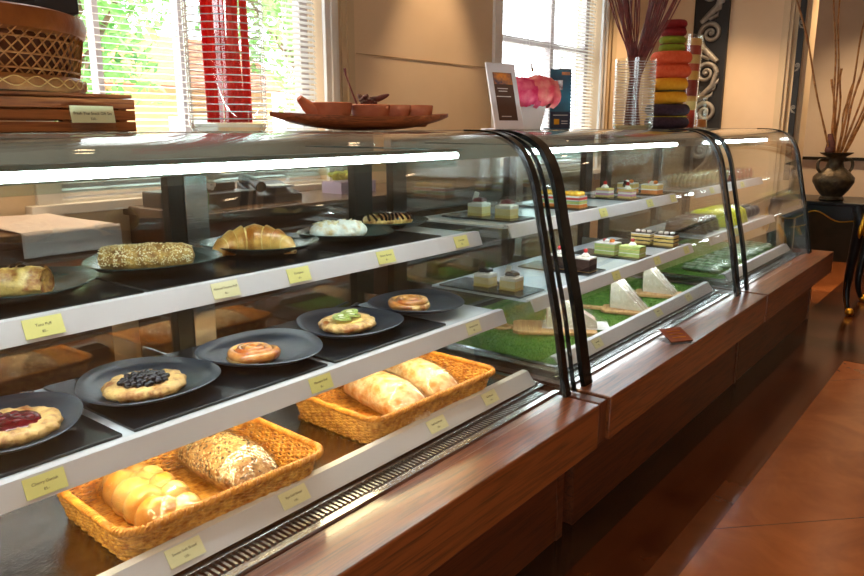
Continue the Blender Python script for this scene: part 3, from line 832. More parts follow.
spiral_bun('cinnamon_roll', 'golden cinnamon roll with swirled top on the rightmost lower plate', (1.745,1.47,zoff()), BUNL, .064, 2.6, .040, 10)
def kiwi_danish():
    t = thing('kiwi_danish', 'danish topped with green kiwi slices on the lower shelf', 'pastry', (1.462,1.47,zq+.0086), 20)
    danish_base(.060, .016, 6, PASTRYL, t, 4, 1.15)
    MB().lathe([(.045,.02),(.04,.026),(.002,.028)], n=24).build('custard', CUSTARD, t)
    for i, (x, y, tl) in enumerate([(-.036,0,5),(-.013,.014,-4),(.013,-.008,6),(.036,.010,-4)]):
        M = Matrix.Rotation(math.radians(tl),3,'X') @ Matrix.Rotation(math.radians(tl*1.4),3,'Y')
        k = MB()
        def dsk(r, z, hh, mi, n=20):
            vs = [Vector((x,y,.034)) + M @ Vector((r*cos(2*pi*j/n), r*sin(2*pi*j/n), z+s*hh)) for s in (0,1) for j in range(n)]
            k.add(vs, [tuple(range(n))[::-1], tuple(range(n,2*n))]+[(j,(j+1)%n,n+(j+1)%n,n+j) for j in range(n)], mi)
        dsk(.0265, 0, .004, 0); dsk(.009, .0035, .001, 1)
        for j in range(14):
            a = 2*pi*j/14
            k.ell(Vector((x,y,.034)) + M @ Vector((.013*cos(a), .013*sin(a), .0042)), (.0013,.0009,.0006), 6, 4, 2)
        k.build('kiwi_slice', [KIWI, KIWIC, KSEED], t, ang=40)
kiwi_danish()
# tongs-like clear glass cover standing behind the lower plates is left out; serving tongs on the shelf behind the rolls
def tongs():
    t = thing('serving_tongs', 'dark serving tongs lying behind the kiwi danish plate', 'tongs', (1.60,1.66,zq-.001), 12)
    for s in (-1, 1):
        MB().tube([(-.10, 0, .006),(-.03, s*.012, .006),(.06, s*.022, .006),(.10, s*.02, .007)], [.003,.004,.004,.008], 8, flat=.6).build('arm', BLACKP, t)
    MB().ell((-.10,0,.006),(.008,.008,.005),10,6).build('hinge', CHROME, t)
tongs()

# ------------------------------------------------------------------ wicker baskets
def rrect(a, b, r, n):
    """n points around a rounded rectangle of half sizes a, b"""
    segs = [('l',(a-r)*2),('c',pi*r/2),('l',(b-r)*2),('c',pi*r/2)]*2
    Ltot = sum(s[1] for s in segs); out = []
    for i in range(n):
        d = Ltot*i/n; k = 0
        while d > segs[k][1]: d -= segs[k][1]; k += 1
        c = [(0,-1),None,(1,0),None,(0,1),None,(-1,0),None]
        if k == 0: p = (-(a-r)+d, -b, 0, -1)
        elif k == 1: t = -pi/2+d/r; p = (a-r+r*cos(t), -(b-r)+r*sin(t), cos(t), sin(t))
        elif k == 2: p = (a, -(b-r)+d, 1, 0)
        elif k == 3: t = d/r; p = (a-r+r*cos(t), b-r+r*sin(t), cos(t), sin(t))
        elif k == 4: p = (a-r-d, b, 0, 1)
        elif k == 5: t = pi/2+d/r; p = (-(a-r)+r*cos(t), b-r+r*sin(t), cos(t), sin(t))
        elif k == 6: p = (-a, b-r-d, -1, 0)
        else: t = pi+d/r; p = (-(a-r)+r*cos(t), -(b-r)+r*sin(t), cos(t), sin(t))
        out.append(p)
    return out
def wicker_basket(label, loc, rz, a, b, hgt=.085, flare=.022):
    t = thing('wicker_basket', label, 'basket', loc, rz, 'bread baskets')
    nst = int((a+b)*4/.018)//2*2+1          # odd number of stakes
    n = nst*4
    P = rrect(a-flare, b-flare, .04, n)
    w = MB(); rows = 17
    for k in range(rows):
        zz = .004 + (hgt-.010)*k/(rows-1); fl = flare*k/(rows-1)
        pts = []
        for i, (x,y,nx,ny) in enumerate(P):
            o = .0022*cos(pi*i/4 + pi*k)
            pts.append((x+nx*(fl+o), y+ny*(fl+o), zz+.001*sin(i*.9+k)))
        w.tube(pts, .0027, 6, True)
    w.build('woven_wall', WICKER, t)
    s = MB()
    for j in range(0, n, 8):
        x,y,nx,ny = P[j]
        s.tube([(x,y,.002),(x+nx*flare,y+ny*flare,hgt-.002)], .0026, 5)
    s.build('stakes', WICKERD, t)
    for ph in (0, pi):
        rm = MB(); pts = []
        nn = n*3; PR = rrect(a+.003, b+.003, .045, nn)
        for i,(x,y,nx,ny) in enumerate(PR):
            an = 2*pi*i/9+ph
            pts.append((x+nx*.0045*cos(an), y+ny*.0045*cos(an), hgt+.002+.0045*sin(an)))
        rm.tube(pts, .0046, 5, True); rm.build('braided_rim', WICKERD, t)
    fl = MB(); ns = int(2*(b-flare)/.009)
    for i in range(ns):
        yy = -(b-flare)+.004+i*.009
        pts = [(-(a-flare)+.004+ (2*(a-flare)-.008)*k/60, yy, .005+.0008*cos(pi*k/3*1.0+pi*i)) for k in range(61)]
        fl.tube(pts, .0046, 5, flat=.55)
    fl.build('woven_floor', WICKER, t)
    MB().box(-(a-flare)+.003, a-flare-.003, -(b-flare)+.003, b-flare-.003, .0005, .003).build('floor_mat', WICKERD, t, smooth=False)
    return t
BK1 = (.835, 1.335, ZD); BK2 = (1.525, 1.345, ZD)
wicker_basket('left wicker basket holding the braided bread and the seeded loaf', BK1, -3, .238, .175)
wicker_basket('right wicker basket holding two floury white loaves', BK2, -2, .262, .180)
zb = ZD+.0095
def film_over(S, t, off, mat_=FILM, seed=1, nu=40, nv=40):
    def F(u, v):
        p = Vector(S(u, v)); q = Vector((p.x*1.03, p.y*1.05, p.z+.001))
        w = nz((p.x, p.y, p.z), 45, seed)*.004 + off
        d = Vector((0, p.y, p.z-.03)); d = d.normalized() if d.length > 1e-5 else Vector((0,0,1))
        q += d*w; q.z = max(.001, q.z); return q
    MB().grid(F, nu, nv, cu=True).build('plastic_wrap', mat_, t, ang=80)
def loaf(name, label, loc, rz, Lh, W, H, mat_, seed, slash=False, wrap=True):
    t = thing(name, label, 'bread', loc, rz)
    def S(u, v):
        a = 2*pi*u; s = 2*v-1; x = Lh*s
        e = max(.015, 1-abs(s)**3.0)**.6
        r = 1 + .05*nz((s*2, cos(a), sin(a)), 1.3, seed)
        zz = H*.5*e + sin(a)*H*.5*e*r
        return (x, W*.5*(.55+.45*e)*e**.3*cos(a)*r, max(0, zz))
    MB().grid(S, 40, 44, cu=True).build('crust', mat_, t, ang=80)
    if wrap: film_over(S, t, .003, FILM, seed)
    return t, S
t, S = loaf('seeded_loaf', 'brown seeded loaf in clear wrap, right side of the left basket', (.93,1.335,zb), 86, .165, .135, .10, SEEDLOAF, 3, wrap=False)
m = MB(); rnd = random.Random(11)
for i in range(1100):
    u = rnd.uniform(-.02,.52); v = rnd.uniform(.03,.97); p = Vector(S(u, v)); nn = Vector((0, cos(2*pi*u), sin(2*pi*u)))
    m.ell(p+nn*.0008, (.0038,.0020,.0014), 5, 4, rnd.randint(0,1), M=nn.to_track_quat('Z','Y').to_matrix() @ Matrix.Rotation(rnd.random()*6,3,'Z'))
o = m.build('seeds', [SEED, SEEDD], t); o['kind'] = 'stuff'
film_over(S, t, .005, FILM2, 5)
loaf('floury_loaf', 'nearer floury white loaf in clear wrap in the right basket', (1.475,1.34,zb), 76, .185, .132, .105, LOAF, 7)
loaf('floury_loaf', 'farther floury white loaf in clear wrap in the right basket', (1.645,1.355,zb), 76, .182, .128, .102, LOAF, 9)
def braid():
    t = thing('braided_bread', 'shiny golden braided bread in crinkled wrap in the left basket', 'bread', (.735,1.335,zb), 86)
    Ln = .155
    for k in range(3):
        pts = []; rad = []
        for i in range(61):
            u = i/60; ph = u*2.0*2*pi + k*2*pi/3
            e = max(.12, 1-abs(2*u-1)**4)**.5
            pts.append((-Ln+2*Ln*u, .033*sin(ph)*e, .036*e+.020*sin(2*ph)*e)); rad.append(.0270*e+.003)
        MB().tube(pts, rad, 16).build('strand', BRAID, t, ang=80)
    def S(u, v):
        a = 2*pi*u; s = 2*v-1; e = max(.02,1-abs(s)**4)**.5
        return (.165*s, .061*e*cos(a), max(0,.036*e+.047*e*sin(a)))
    film_over(S, t, .001, FILM2, 8, 48, 60)
braid()
# ------------------------------------------------------------------ cakes, middle case
def cake(name, label, loc, rz, layers, top=None, w=.07, d=.085, group=None):
    """layers: list of (height, material); rectangular slice with a child per distinct look"""
    t = thing(name, label, 'cake', loc, rz, group)
    mats = []; m = MB(); z = 0
    for (hh, mt) in layers:
        if mt not in mats: mats.append(mt)
        j = .0006 if mt is CREAM else 0
        m.box(-w/2+j, w/2-j, -d/2+j, d/2-j, z, z+hh, mats.index(mt)); z += hh
    m.build('cake_layers', mats, t, smooth=False)
    MB().box(-w/2-.004, w/2+.004, -d/2-.004, d/2+.004, -.0012, 0).build('gold_card', GOLD, t, smooth=False)
    if top: top(t, z, w, d)
    return t
def top_cream_cherry(berry=CHERRY, leaf=False):
    def f(t, z, w, d):
        MB().lathe([(.016,0),(.018,.006),(.012,.013),(.004,.02)], (0,0,z), 20, 0, lambda a: 1+.12*sin(6*a)).build('cream_swirl', CREAM, t)
        c = MB().ell((0,0,z+.026), (.010,.010,.0095), 14, 10); c.build('cherry', berry, t)
        if leaf: MB().obox((-.012,.01,z+.026), (.002,.014,.03), Matrix.Rotation(.3,3,'X')).build('chocolate_shard', CHOC, t, smooth=False)
    return f
def top_glaze(mat_, shard):
    def f(t, z, w, d):
        MB().box(-w/2-.001, w/2+.001, -d/2-.001, d/2+.001, z-.008, z+.006).build('cream_coat', CREAM, t, smooth=False, bevel=.003)
        z += .0055
        MB().lathe([(w*.46,0),(w*.48,.003),(w*.44,.006),(w*.34,.0065)], (0,0,z), 24, 0, lambda a: 1+.03*sin(9*a)).build('cream_rim', CREAM, t)
        MB().lathe([(w*.45,.0055),(w*.44,.013),(w*.33,.020),(.002,.023)], (0,0,z), 20, 0, lambda a: 1+.12*sin(5*a)).build('glaze', mat_, t)
        if shard: MB().obox((-w*.2,d*.12,z+.026), (.003,.020,.034), Matrix.Rotation(.25,3,'X') @ Matrix.Rotation(.2,3,'Y')).build('topping_curl', shard, t, smooth=False)
    return f
def top_fruit(mat_):
    def f(t, z, w, d):
        m = MB(); rnd = random.Random(3)
        for i in range(6):
            m.ell(((i % 2-.5)*w*.45, (i//2-1)*d*.28, z+.008), (w*.26, d*.2, .012), 12, 8, M=Matrix.Rotation(rnd.uniform(-.3,.3),3,'Z'))
        m.build('fruit_topping', mat_, t)
    return f
def top_mixed(t, z, w, d):
    MB().box(-w/2, w/2, -d/2, d/2, z, z+.006).build('cream_top', CREAM, t, smooth=False, bevel=.002)
    MB().ell((.0,-d*.2,z+.014), (.016,.012,.010), 12, 8).build('orange_segment', ORANGEF, t)
    MB().ell((.008,d*.2,z+.013), (.010,.010,.009), 12, 8).build('cherry', CHERRY, t)
    MB().ell((-.012,.0,z+.012), (.012,.012,.009), 12, 8).build('cream_dot', CREAM, t)
Sm = 'cake slices in the middle case'
def pair(x, y0, y1, z, mk, lbl_slate, yb0, yb1, w=.16):
    slate(x-w/2, x+w/2, yb0, yb1, z, lbl_slate)
    for y, lab, kw in ((y1,)+mk[0], (y0,)+mk[1]):
        cake(kw['name'], lab, (x, y, z+.0082), kw.get('rz', 0), kw['layers'], kw.get('top'), kw.get('w',.075), kw.get('d',.085))
CH = [(.009,SPONGE),(.032,CHEESE)]
pair(2.315, 1.475, 1.60, ZU, (('cheesecake with dark red glaze and white chocolate curl, left one on upper shelf', dict(name='cheesecake', w=.058, d=.066, layers=CH, top=top_glaze(REDTOP, CREAM))),
     ('cheesecake with dark red glaze and brown shard, right one on upper shelf', dict(name='cheesecake', w=.058, d=.066, layers=CH, top=top_glaze(REDTOP, CHOC)))), 'slate board under the two red-glazed cheesecakes', 1.40, 1.72)
pair(2.225, 1.39, 1.505, ZL, (('cheesecake with blueberry top and brown shard on lower shelf, left one', dict(name='cheesecake', w=.058, d=.066, layers=CH, top=top_glaze(BERRY, CHOC))),
     ('cheesecake with blueberry top and white curl on lower shelf, right one', dict(name='cheesecake', w=.058, d=.066, layers=CH, top=top_glaze(BERRY, CREAM)))), 'slate board under the two blueberry cheesecakes', 1.30, 1.66, .17)
RB = [(.012,ORANGEC),(.003,CREAM),(.010,GREENC),(.003,BLUEC),(.003,CREAM),(.010,REDC),(.006,CREAM)]
pair(2.81, 1.455, 1.565, ZU, (('rainbow layer cake with mango top, left one of the pair', dict(name='rainbow_cake', layers=RB, top=top_fruit(MANGO))),
     ('rainbow layer cake with mango top, right one of the pair', dict(name='rainbow_cake', layers=RB, top=top_fruit(MANGO)))), 'slate board under the two rainbow cakes', 1.385, 1.68)
PK = [(.008,SPONGE),(.010,PINK),(.009,CREAM),(.003,PINK),(.010,SPONGE)]
pair(3.33, 1.445, 1.56, ZU, (('pink layered cake with cream swirl and cherry on upper shelf, left one', dict(name='cherry_shortcake', w=.058, d=.068, layers=PK, top=top_cream_cherry())),
     ('pink layered cake with cherry and chocolate shard on upper shelf, right one', dict(name='cherry_shortcake', w=.058, d=.068, layers=PK, top=top_cream_cherry(CHERRY, True)))), 'slate board under the two pink cherry cakes', 1.38, 1.68)
FR = [(.018,ORANGEC),(.006,CREAM),(.018,SPONGE)]
pair(3.635, 1.445, 1.575, ZU, (('fruit cake slice with white cream top, left of the pair by the case end', dict(name='fruit_cake', layers=FR, top=top_mixed)),
     ('fruit cake slice with orange segment on top, right of the pair by the case end', dict(name='fruit_cake', layers=FR, top=top_mixed))), 'slate board under the two fruit cakes', 1.38, 1.68, .14)
BF = [(.05,CHOCS),(.006,CREAM)]
pair(2.72, 1.345, 1.465, ZL, (('dark chocolate cake with cream and cherry, half hidden by the case edge', dict(name='black_forest_cake', w=.066, d=.072, layers=BF, top=top_cream_cherry())),
     ('dark chocolate cake with cream and cherry on lower shelf, right of the case edge', dict(name='black_forest_cake', w=.066, d=.072, layers=BF, top=top_cream_cherry()))), 'slate board under the two chocolate cherry cakes', 1.29, 1.62)
PN = [(.014,GREENC),(.004,CREAM),(.014,GREENC),(.003,SPONGE),(.012,GREENC)]
pair(3.17, 1.335, 1.455, ZL, (('green layered cake with orange and cherry on top, left of the pair', dict(name='pandan_cake', layers=PN, top=top_mixed, d=.10)),
     ('green layered cake with one cherry on top, right of the pair', dict(name='pandan_cake', layers=PN, top=top_cream_cherry(), d=.10))), 'slate board under the two green cakes', 1.27, 1.60)
TI = [(.012,SPONGE),(.006,CHOC),(.012,SPONGE),(.006,CHOC),(.010,SPONGE),(.006,CREAM),(.004,CHOC)]
def top_ti(t, z, w, d):
    for i in range(3):
        MB().ell((0,(i-1)*d*.3,z+.004),(.018,.011,.007),12,8).build('cream_dollop', CREAM, t)
    MB().ell((w*.2,0,z+.005),(.010,.012,.004),10,6).build('chocolate_flake', CHOC, t)
pair(3.585, 1.335, 1.455, ZL, (('striped tiramisu slice with cream dollops, left of the pair', dict(name='tiramisu_slice', layers=TI, top=top_ti, d=.10)),
     ('striped tiramisu slice with cream dollops, right of the pair', dict(name='tiramisu_slice', layers=TI, top=top_ti, d=.10))), 'slate board under the two tiramisu slices', 1.27, 1.60)

# turf mats on the decks
def turf(x0, x1, y0, y1, label, seed):
    t = thing('turf_mat', label, 'turf mat', ((x0+x1)/2, (y0+y1)/2, ZD), 0, 'green turf mats')
    a, b = (x1-x0)/2, (y1-y0)/2
    MB().box(-a, a, -b, b, 0, .004).build('backing', TURF, t, smooth=False)
    m = MB(); rnd = random.Random(seed)
    for i in range(int((x1-x0)*(y1-y0)*14000)):
        x, y = rnd.uniform(-a,a), rnd.uniform(-b,b); an = rnd.random()*6.28; h_ = rnd.uniform(.005,.010); w = .0016
        dx, dy = cos(an)*w, sin(an)*w; lx, ly = rnd.uniform(-.004,.004), rnd.uniform(-.004,.004)
        m.add([(x-dx,y-dy,.004),(x+dx,y+dy,.004),(x+lx,y+ly,.004+h_)], [(0,1,2)])
    o = m.build('blades', TURFB, t, smooth=False); o['kind'] = 'stuff'
turf(2.14, 3.72, 1.17, 1.83, 'green artificial turf mat on the deck under the sandwiches', 3)
turf(3.99, 5.31, 1.17, 1.83, 'green artificial turf mat in the farthest case under the wrapped packs', 4)
zt = ZD+.0125
def paddle_board(label, loc, rz, Lb=.24, Wb=.13, hl=.11, ring=False, th=.014):
    t = thing('paddle_board', label, 'serving board', loc, rz, 'wooden paddle boards')
    poly = [(-Lb/2,-Wb/2+.02),(-Lb/2+.02,-Wb/2),(Lb/2-.01,-Wb/2),(Lb/2,-Wb/2+.01),(Lb/2,Wb/2-.01),(Lb/2-.01,Wb/2),(-Lb/2+.02,Wb/2),(-Lb/2,Wb/2-.02)]
    MB().prism(poly, 0, th, axis='z').build('blade', W_BOARD, t, smooth=False, bevel=.003)
    if ring:
        MB().tube([(-Lb/2-.045+.03*cos(2*pi*k/28), .03*sin(2*pi*k/28), th*.5) for k in range(28)], .0095, 8, True, flat=.75).build('ring_handle', W_BOARD, t)
        MB().box(-Lb/2-.02, -Lb/2+.005, -.012, .012, .001, th-.001).build('neck', W_BOARD, t, smooth=False)
    else:
        hp = [(-Lb/2-hl,-.012),(-Lb/2-hl+.012,-.019),(-Lb/2+.004,-.016),(-Lb/2+.004,.016),(-Lb/2-hl+.012,.019),(-Lb/2-hl,.012)]
        MB().prism(hp, .001, th-.001, axis='z').build('handle', W_BOARD, t, smooth=False, bevel=.003)
    return t
paddle_board('wooden board with ring handle under the salad sandwich', (2.54,1.38,zt-.004), -58, .33, .18, ring=True)
paddle_board('nearer wooden paddle board under a wedge sandwich on the turf', (3.00,1.27,zt-.004), -72, .22, .13)
paddle_board('farther wooden paddle board under a wedge sandwich by the case end', (3.40,1.285,zt-.004), -72, .22, .13)
def wedge(label, loc, rz, w=.12, hgt=.135, d=.09):
    t = thing('wedge_sandwich', label, 'sandwich', loc, rz, 'wedge sandwiches in film')
    # triangle in xz, layers stacked along y
    tri = lambda q: [(-w/2+q, q*.6), (w/2-q*2.2, q*.6), (-w/2+q, hgt-q*2.2)]
    m = MB(); n = 5; y = -d/2
    for i in range(n):
        th = d/n*(.68 if i % 2 else 1.2)
        m.prism(tri(.004 if i % 2 else .0015), y, y+th, 1 if i % 2 else 0, 'y'); y += th
    m.build('bread', [BREADW, HAM], t, smooth=False)
    p = MB().prism(tri(-.003), -d/2-.003, y+.003, 0, 'y')
    p.tube([(-w/2,-d/2,hgt*.98),(-w/2+.012,0,hgt+.012),(-w/2,y,hgt*.98)], .006, 6)
    p.build('plastic_wrap', FILM2, t, smooth=False)
    return t
wedge('nearer white bread wedge sandwich in clear film on a paddle board', (3.02,1.27,zt+.0105), -84, .15, .145)
wedge('farther white bread wedge sandwich in clear film on a paddle board', (3.42,1.285,zt+.0105), -84, .15, .145)
def salad():
    t = thing('salad_sandwich', 'wedge sandwich with red filling in a white paper cone behind the case edge', 'sandwich', (2.60,1.33,zt+.0105), -58)
    w, hgt, d = .25, .165, .10
    m = MB(); y = -d/2
    for i, (th, mi) in enumerate(((.02,0),(.012,1),(.02,0),(.012,1),(.012,0))):
        m.prism([(-w/2+.02,.002),(w/2-.03,.002),(w/2-.035,.03),(-w/2+.02,hgt-.01)], y, y+th, mi, 'y'); y += th
    m.build('bread', [BREADW, SALM], t, smooth=False)
    MB().add([(-w/2,-d/2-.012,0),(w/2+.02,-d/2-.012,0),(-w/2+.03,-d/2-.006,hgt+.03),(-w/2,d/2+.012,0),(w/2+.02,d/2+.012,0),(-w/2+.03,d/2+.006,hgt+.03)],
        [(0,1,2),(3,5,4),(0,2,5,3)]).build('paper_wrap', FILM, t, smooth=False, solid=.001)
    MB().box(-w/2, w/2+.02, -d/2-.014, d/2+.014, 0, .0015).build('paper_sheet', WHITEP, t, smooth=False)
salad()
# farthest case contents
GC = 'wrapped cookie bags in the farthest case'
def bag(name, label, loc, rz, sx, sy, sz, mat_, group, seed=1, cat='wrapped snack', style=0):
    t = thing(name, label, cat, loc, rz, group)
    def S(u, v):
        a = 2*pi*u; s = 2*v-1; e = max(.02,1-abs(s)**5)**.5
        return (sx/2*s, sy/2*e*math.copysign(abs(cos(a))**.6, cos(a)), max(0, sz/2*e + sz/2*e*math.copysign(abs(sin(a))**.6, sin(a))) + .002*nz((s,u*3,0),3,seed))
    if style:
        m = MB(); rnd = random.Random(seed+3); k = style
        for q in range(k):
            xx = sx*(.44*(2*(q+.5)/k-1))
            if k > 5: m.ell((xx, 0, sz*.48), (sx/k*.46, sy*.44, sz*.46), 14, 8, M=Matrix.Rotation(rnd.uniform(-.25,.25),3,'Y'))
            else: m.ell((xx, rnd.uniform(-.1,.1)*sy, sz*.45), (sx/k*.62, sy*.36, sz*.42), 12, 8, M=Matrix.Rotation(rnd.uniform(-.5,.5),3,'Z'))
        m.build('contents', mat_, t, ang=60)
    else: MB().grid(S, 20, 14, cu=True).build('contents', mat_, t, ang=60)
    film_over(S, t, .003, FILM, seed, 20, 14)
    return t
first = bag('cookie_bag', 'clear wrapped bag of pale cookies in the row on the farthest case top shelf', (4.12,1.47,ZU), 90, .17, .07, .085, COOKIE, GC, 1, style=7)
for i in range(1, 8):
    dup(first, 'clear wrapped bag of pale cookies in the row on the farthest case top shelf', (4.12+.085*i, 1.47, ZU), 90, GC)
firstr = bag('cookie_bag', 'clear wrapped bag of reddish cookies at the end of the farthest case top shelf', (4.82,1.47,ZU), 90, .17, .07, .075, COOKIER, GC, 2, style=7)
for i in range(1, 6):
    dup(firstr, 'clear wrapped bag of reddish cookies at the end of the farthest case top shelf', (4.82+.085*i, 1.47, ZU), 90, GC)
b0 = bag('brownie_pack', 'dark wrapped brownie block on the farthest case lower shelf', (4.13,1.43,ZL), 90, .24, .10, .085, BROWNBOX, 'brownie packs')
for i in range(1, 3): dup(b0, 'dark wrapped brownie block on the farthest case lower shelf', (4.13+.105*i, 1.43, ZL), 90, 'brownie packs')
y0 = bag('yellow_snack_pack', 'bright yellow snack pack leaning on the farthest case lower shelf', (4.50,1.42,ZL), 90, .26, .06, .10, YPACK, 'yellow snack packs')
for i in range(1, 6): dup(y0, 'bright yellow snack pack leaning on the farthest case lower shelf', (4.50+.068*i, 1.42, ZL), 90, 'yellow snack packs')
d0 = bag('dark_snack_pack', 'dark wrapped snack pack at the end of the farthest case lower shelf', (4.93,1.42,ZL), 90, .22, .08, .085, DKPACK, 'dark snack packs', 4, style=4)
for i in range(1, 4): dup(d0, 'dark wrapped snack pack at the end of the farthest case lower shelf', (4.93+.09*i, 1.42, ZL), 90, 'dark snack packs')
g0 = bag('herb_snack_pack', 'flat clear pack of green snacks on the turf in the farthest case', (4.14,1.33,zt-.006), 80, .24, .075, .03, GPACK, 'green snack packs', 3, style=4)
for i in range(1, 14): dup(g0, 'flat clear pack of green snacks on the turf in the farthest case', (4.14+.09*i, 1.33+.02*(i % 2), zt-.006), 80+(i % 3)*6-4, 'green snack packs')

# plaque on the middle case apron
t = thing('counter_plaque', 'small brown plaque on a clear base on the wood ledge', 'sign', (2.80,.982,.489), -34)
MB().prism([(-.055,.0),(.045,.0),(.047,.004),(.040,.034),(.034,.034)], -.055, .055).build('base', ACR, t, smooth=False)
MB().prism([(-.050,.0065),(.034,.0355),(.033,.0415),(-.053,.0115)], -.050, .050).build('face', BRASS, t, smooth=False, bevel=.001)
mm = MB()
for k in range(3): mm.obox((0, -.030+.02*k, .0200+.007*k), (.06,.003,.0016), Matrix.Rotation(.334,3,'X'))
mm.build('engraving', GOLD, t, smooth=False)

# ------------------------------------------------------------------ things on top of the cases
ZT = 1.309
t = thing('slatted_crate', 'low slatted wooden crate under the woven gift basket', 'crate', (.545,1.66,ZT), 0)
a, b, hh = .330, .145, .070
for k in range(3):
    z0 = .001+k*.0235
    for yy in (-b, b): MB().box(-a, a, yy-.007, yy+.007, z0, z0+.0205).build('slat', W_CRATE, t, smooth=False, bevel=.0015)
    for xx in (-a+.007, a-.007): MB().box(xx-.007, xx+.007, -b+.0075, b-.0075, z0, z0+.0205).build('slat', W_CRATE, t, smooth=False, bevel=.0015)
for xx in (-a+.02, a-.03):
    for yy in (-b+.018, b-.018): MB().box(xx, xx+.018, yy-.0105, yy+.0105, 0, hh-.002).build('corner_post', W_CRATE, t, smooth=False)
MB().box(-a+.002, a-.002, -b, b, hh+.0002, hh+.008).build('lid', W_CRATE, t, smooth=False)
# basket with gift packs
t = thing('bamboo_gift_basket', 'round woven bamboo basket with brown rim standing on the wooden crate', 'basket', (.59,1.70,ZT+.0782), 0)
R0, R1, bh = .235, .250, .150
def ringpts(r, z, n=90, w=0, ph=0): return [(r*cos(2*pi*k/n), r*sin(2*pi*k/n), z+w*sin(ph+2*pi*k*18/n)) for k in range(n)]
MB().lathe([(R0+.010,0),(R0+.014,.006),(R0+.014,.022),(R0+.006,.030),(R0-.004,.030),(R0-.004,0)], n=72).build('base_band', BASKETD, t)
lace = MB()
for ph in (0, pi): lace.tube(ringpts(R0+.0155, .016, 240, .009, ph), .0013, 5, True)
lace.build('base_lacing', PM('lacing','#c9a060',None,1,.6), t)
lat = MB(); nl = 60
for s in (-1, 1):
    for i in range(nl):
        a0 = 2*pi*i/nl; pts = []
        for k in range(9):
            v = k/8; aa = a0+s*v*.36; r = R0+(R1-R0)*v + .0018*s
            pts.append((r*cos(aa), r*sin(aa), .028+v*.085))
        lat.tube(pts, .0024, 5, flat=.6)
for z in (.04,.066,.095): lat.tube(ringpts(R0+(R1-R0)*(z/.12), z), .0022, 5, True)
lat.build('lattice', BASKETB, t)
MB().lathe([(R0-.012,.004),(R0-.012,.03),(R1-.012,.112),(R1-.016,.112),(R0-.018,.03),(R0-.018,.004)], n=60).build('lining', PM('dark_lining','#5a2e14','#6c3a1a',20,.7), t)
MB().lathe([(R1-.002,.106),(R1+.006,.112),(R1+.010,.130),(R1+.006,.148),(R1-.004,.152),(R1-.014,.146),(R1-.012,.11)], n=72, mod=lambda a: 1+.006*sin(9*a)).build('rim_band', LINING, t)
t = thing('gift_box', 'flat black tray box of gifts on top of the woven basket', 'box', (.60,1.69,ZT+.0782+.1525), -10)
MB().box(-.21,.205,-.14,.14,0,.035).build('tray', BLACKP, t, smooth=False, bevel=.003)
MB().box(-.10,-.085,-.1412,.1412,-.0002,.036).build('ribbon', GIFTG, t, smooth=False)
for k, (x, rz, lab) in enumerate(((-.08, 10, 'brown cellophane gift pack on the black tray, left one'), (.075, -14, 'brown cellophane gift pack on the black tray, right one'))):
    q = thing('gift_pack', lab, 'gift', (.60+x, 1.68, ZT+.0782+.1885), rz, 'cellophane gift packs')
    def S(u, v):
        a = 2*pi*u; r = .075*(1-v)**.7+.006
        return (r*cos(a)*(1+.1*sin(5*a)), r*sin(a)*(1+.1*sin(5*a+1)), v*.15)
    MB().grid(S, 36, 14, cu=True).build('cellophane', FILM2, q, ang=80)
    MB().box(-.05,.05,-.035,.035,.001,.075).build('sweets_box', GIFT, q, smooth=False, bevel=.006)
    MB().lathe([(.05,.076),(.045,.09),(.002,.10)], n=16).build('sweets', GIFT, q)
    MB().tube([(.012*cos(2*pi*k/12), .012*sin(2*pi*k/12), .128) for k in range(12)], .004, 6, True).build('tie', GOLD, q)
# sign card in a clear stand
t = thing('gift_set_card', 'cream card in a clear stand in front of the wooden crate', 'sign', (.775,1.495,ZT), 4)
MB().add([(-.049,-.004,0),(.049,-.004,0),(.049,.006,.056),(-.049,.006,.056),(-.049,-.001,0),(.049,-.001,0),(.049,.009,.056),(-.049,.009,.056)],
    [(0,1,2,3),(7,6,5,4),(0,4,5,1),(1,5,6,2),(2,6,7,3),(3,7,4,0)]).build('clear_stand', ACR, t, smooth=False)
MB().box(-.049,.049,-.03,-.004,0,.003).build('stand_foot', ACR, t, smooth=False)
cd = MB().box(-.0475,.0475,-.0006,.0006,-.017,.017).build('card', CARDP, t, smooth=False, loc=(0,.0017,.036)); cd.rotation_euler = (-.16,0,0)
for (s, zz, sz) in (('Fresh Thai Snack Gift Set', -.001, .0082), ('550.-', -.0115, .007)):
    cu = bpy.data.curves.new('lettering', 'FONT'); cu.body = s; cu.size = sz; cu.align_x = 'CENTER'; cu.extrude = .0001
    o = bpy.data.objects.new('lettering', cu); COL.objects.link(o); o.parent = cd; o.location = (0,-.0009,zz); o.rotation_euler = (pi/2,0,0); cu.materials.append(INK)
# ribbed glass vase with red sticks
def ribbed_vase(label, loc, r, hgt, sp, rimr):
    t = thing('ribbed_glass_vase', label, 'vase', loc, 0, 'ribbed glass vases')
    MB().lathe([(r*.92,0),(r,.012),(r,hgt),(r-.004,hgt),(r-.005,.022),(.002,.018)], n=64).build('glass_wall', GLV, t)
    MB().lathe([(r*.90,.0005),(r*.97,.010),(r*.95,.019),(.002,.0175)], n=48).build('glass_foot', MILK('foot_glass_%d' % int(r*1000), '#a2ab90', .55, .1), t)
    m = MB(); n = int((hgt-.03)/sp)
    for i in range(n): m.tube([((r+.0005)*cos(2*pi*k/48), (r+.0005)*sin(2*pi*k/48), .03+i*sp) for k in range(48)], rimr, 6, True)
    m.build('ribs', RIB, t)
    return t
ribbed_vase('large ribbed glass vase of red sticks in front of the left window', (1.165,1.575,ZT), .096, .46, .0170, .0016)
rnd = random.Random(21)
GS = 'red sticks in the glass vase'
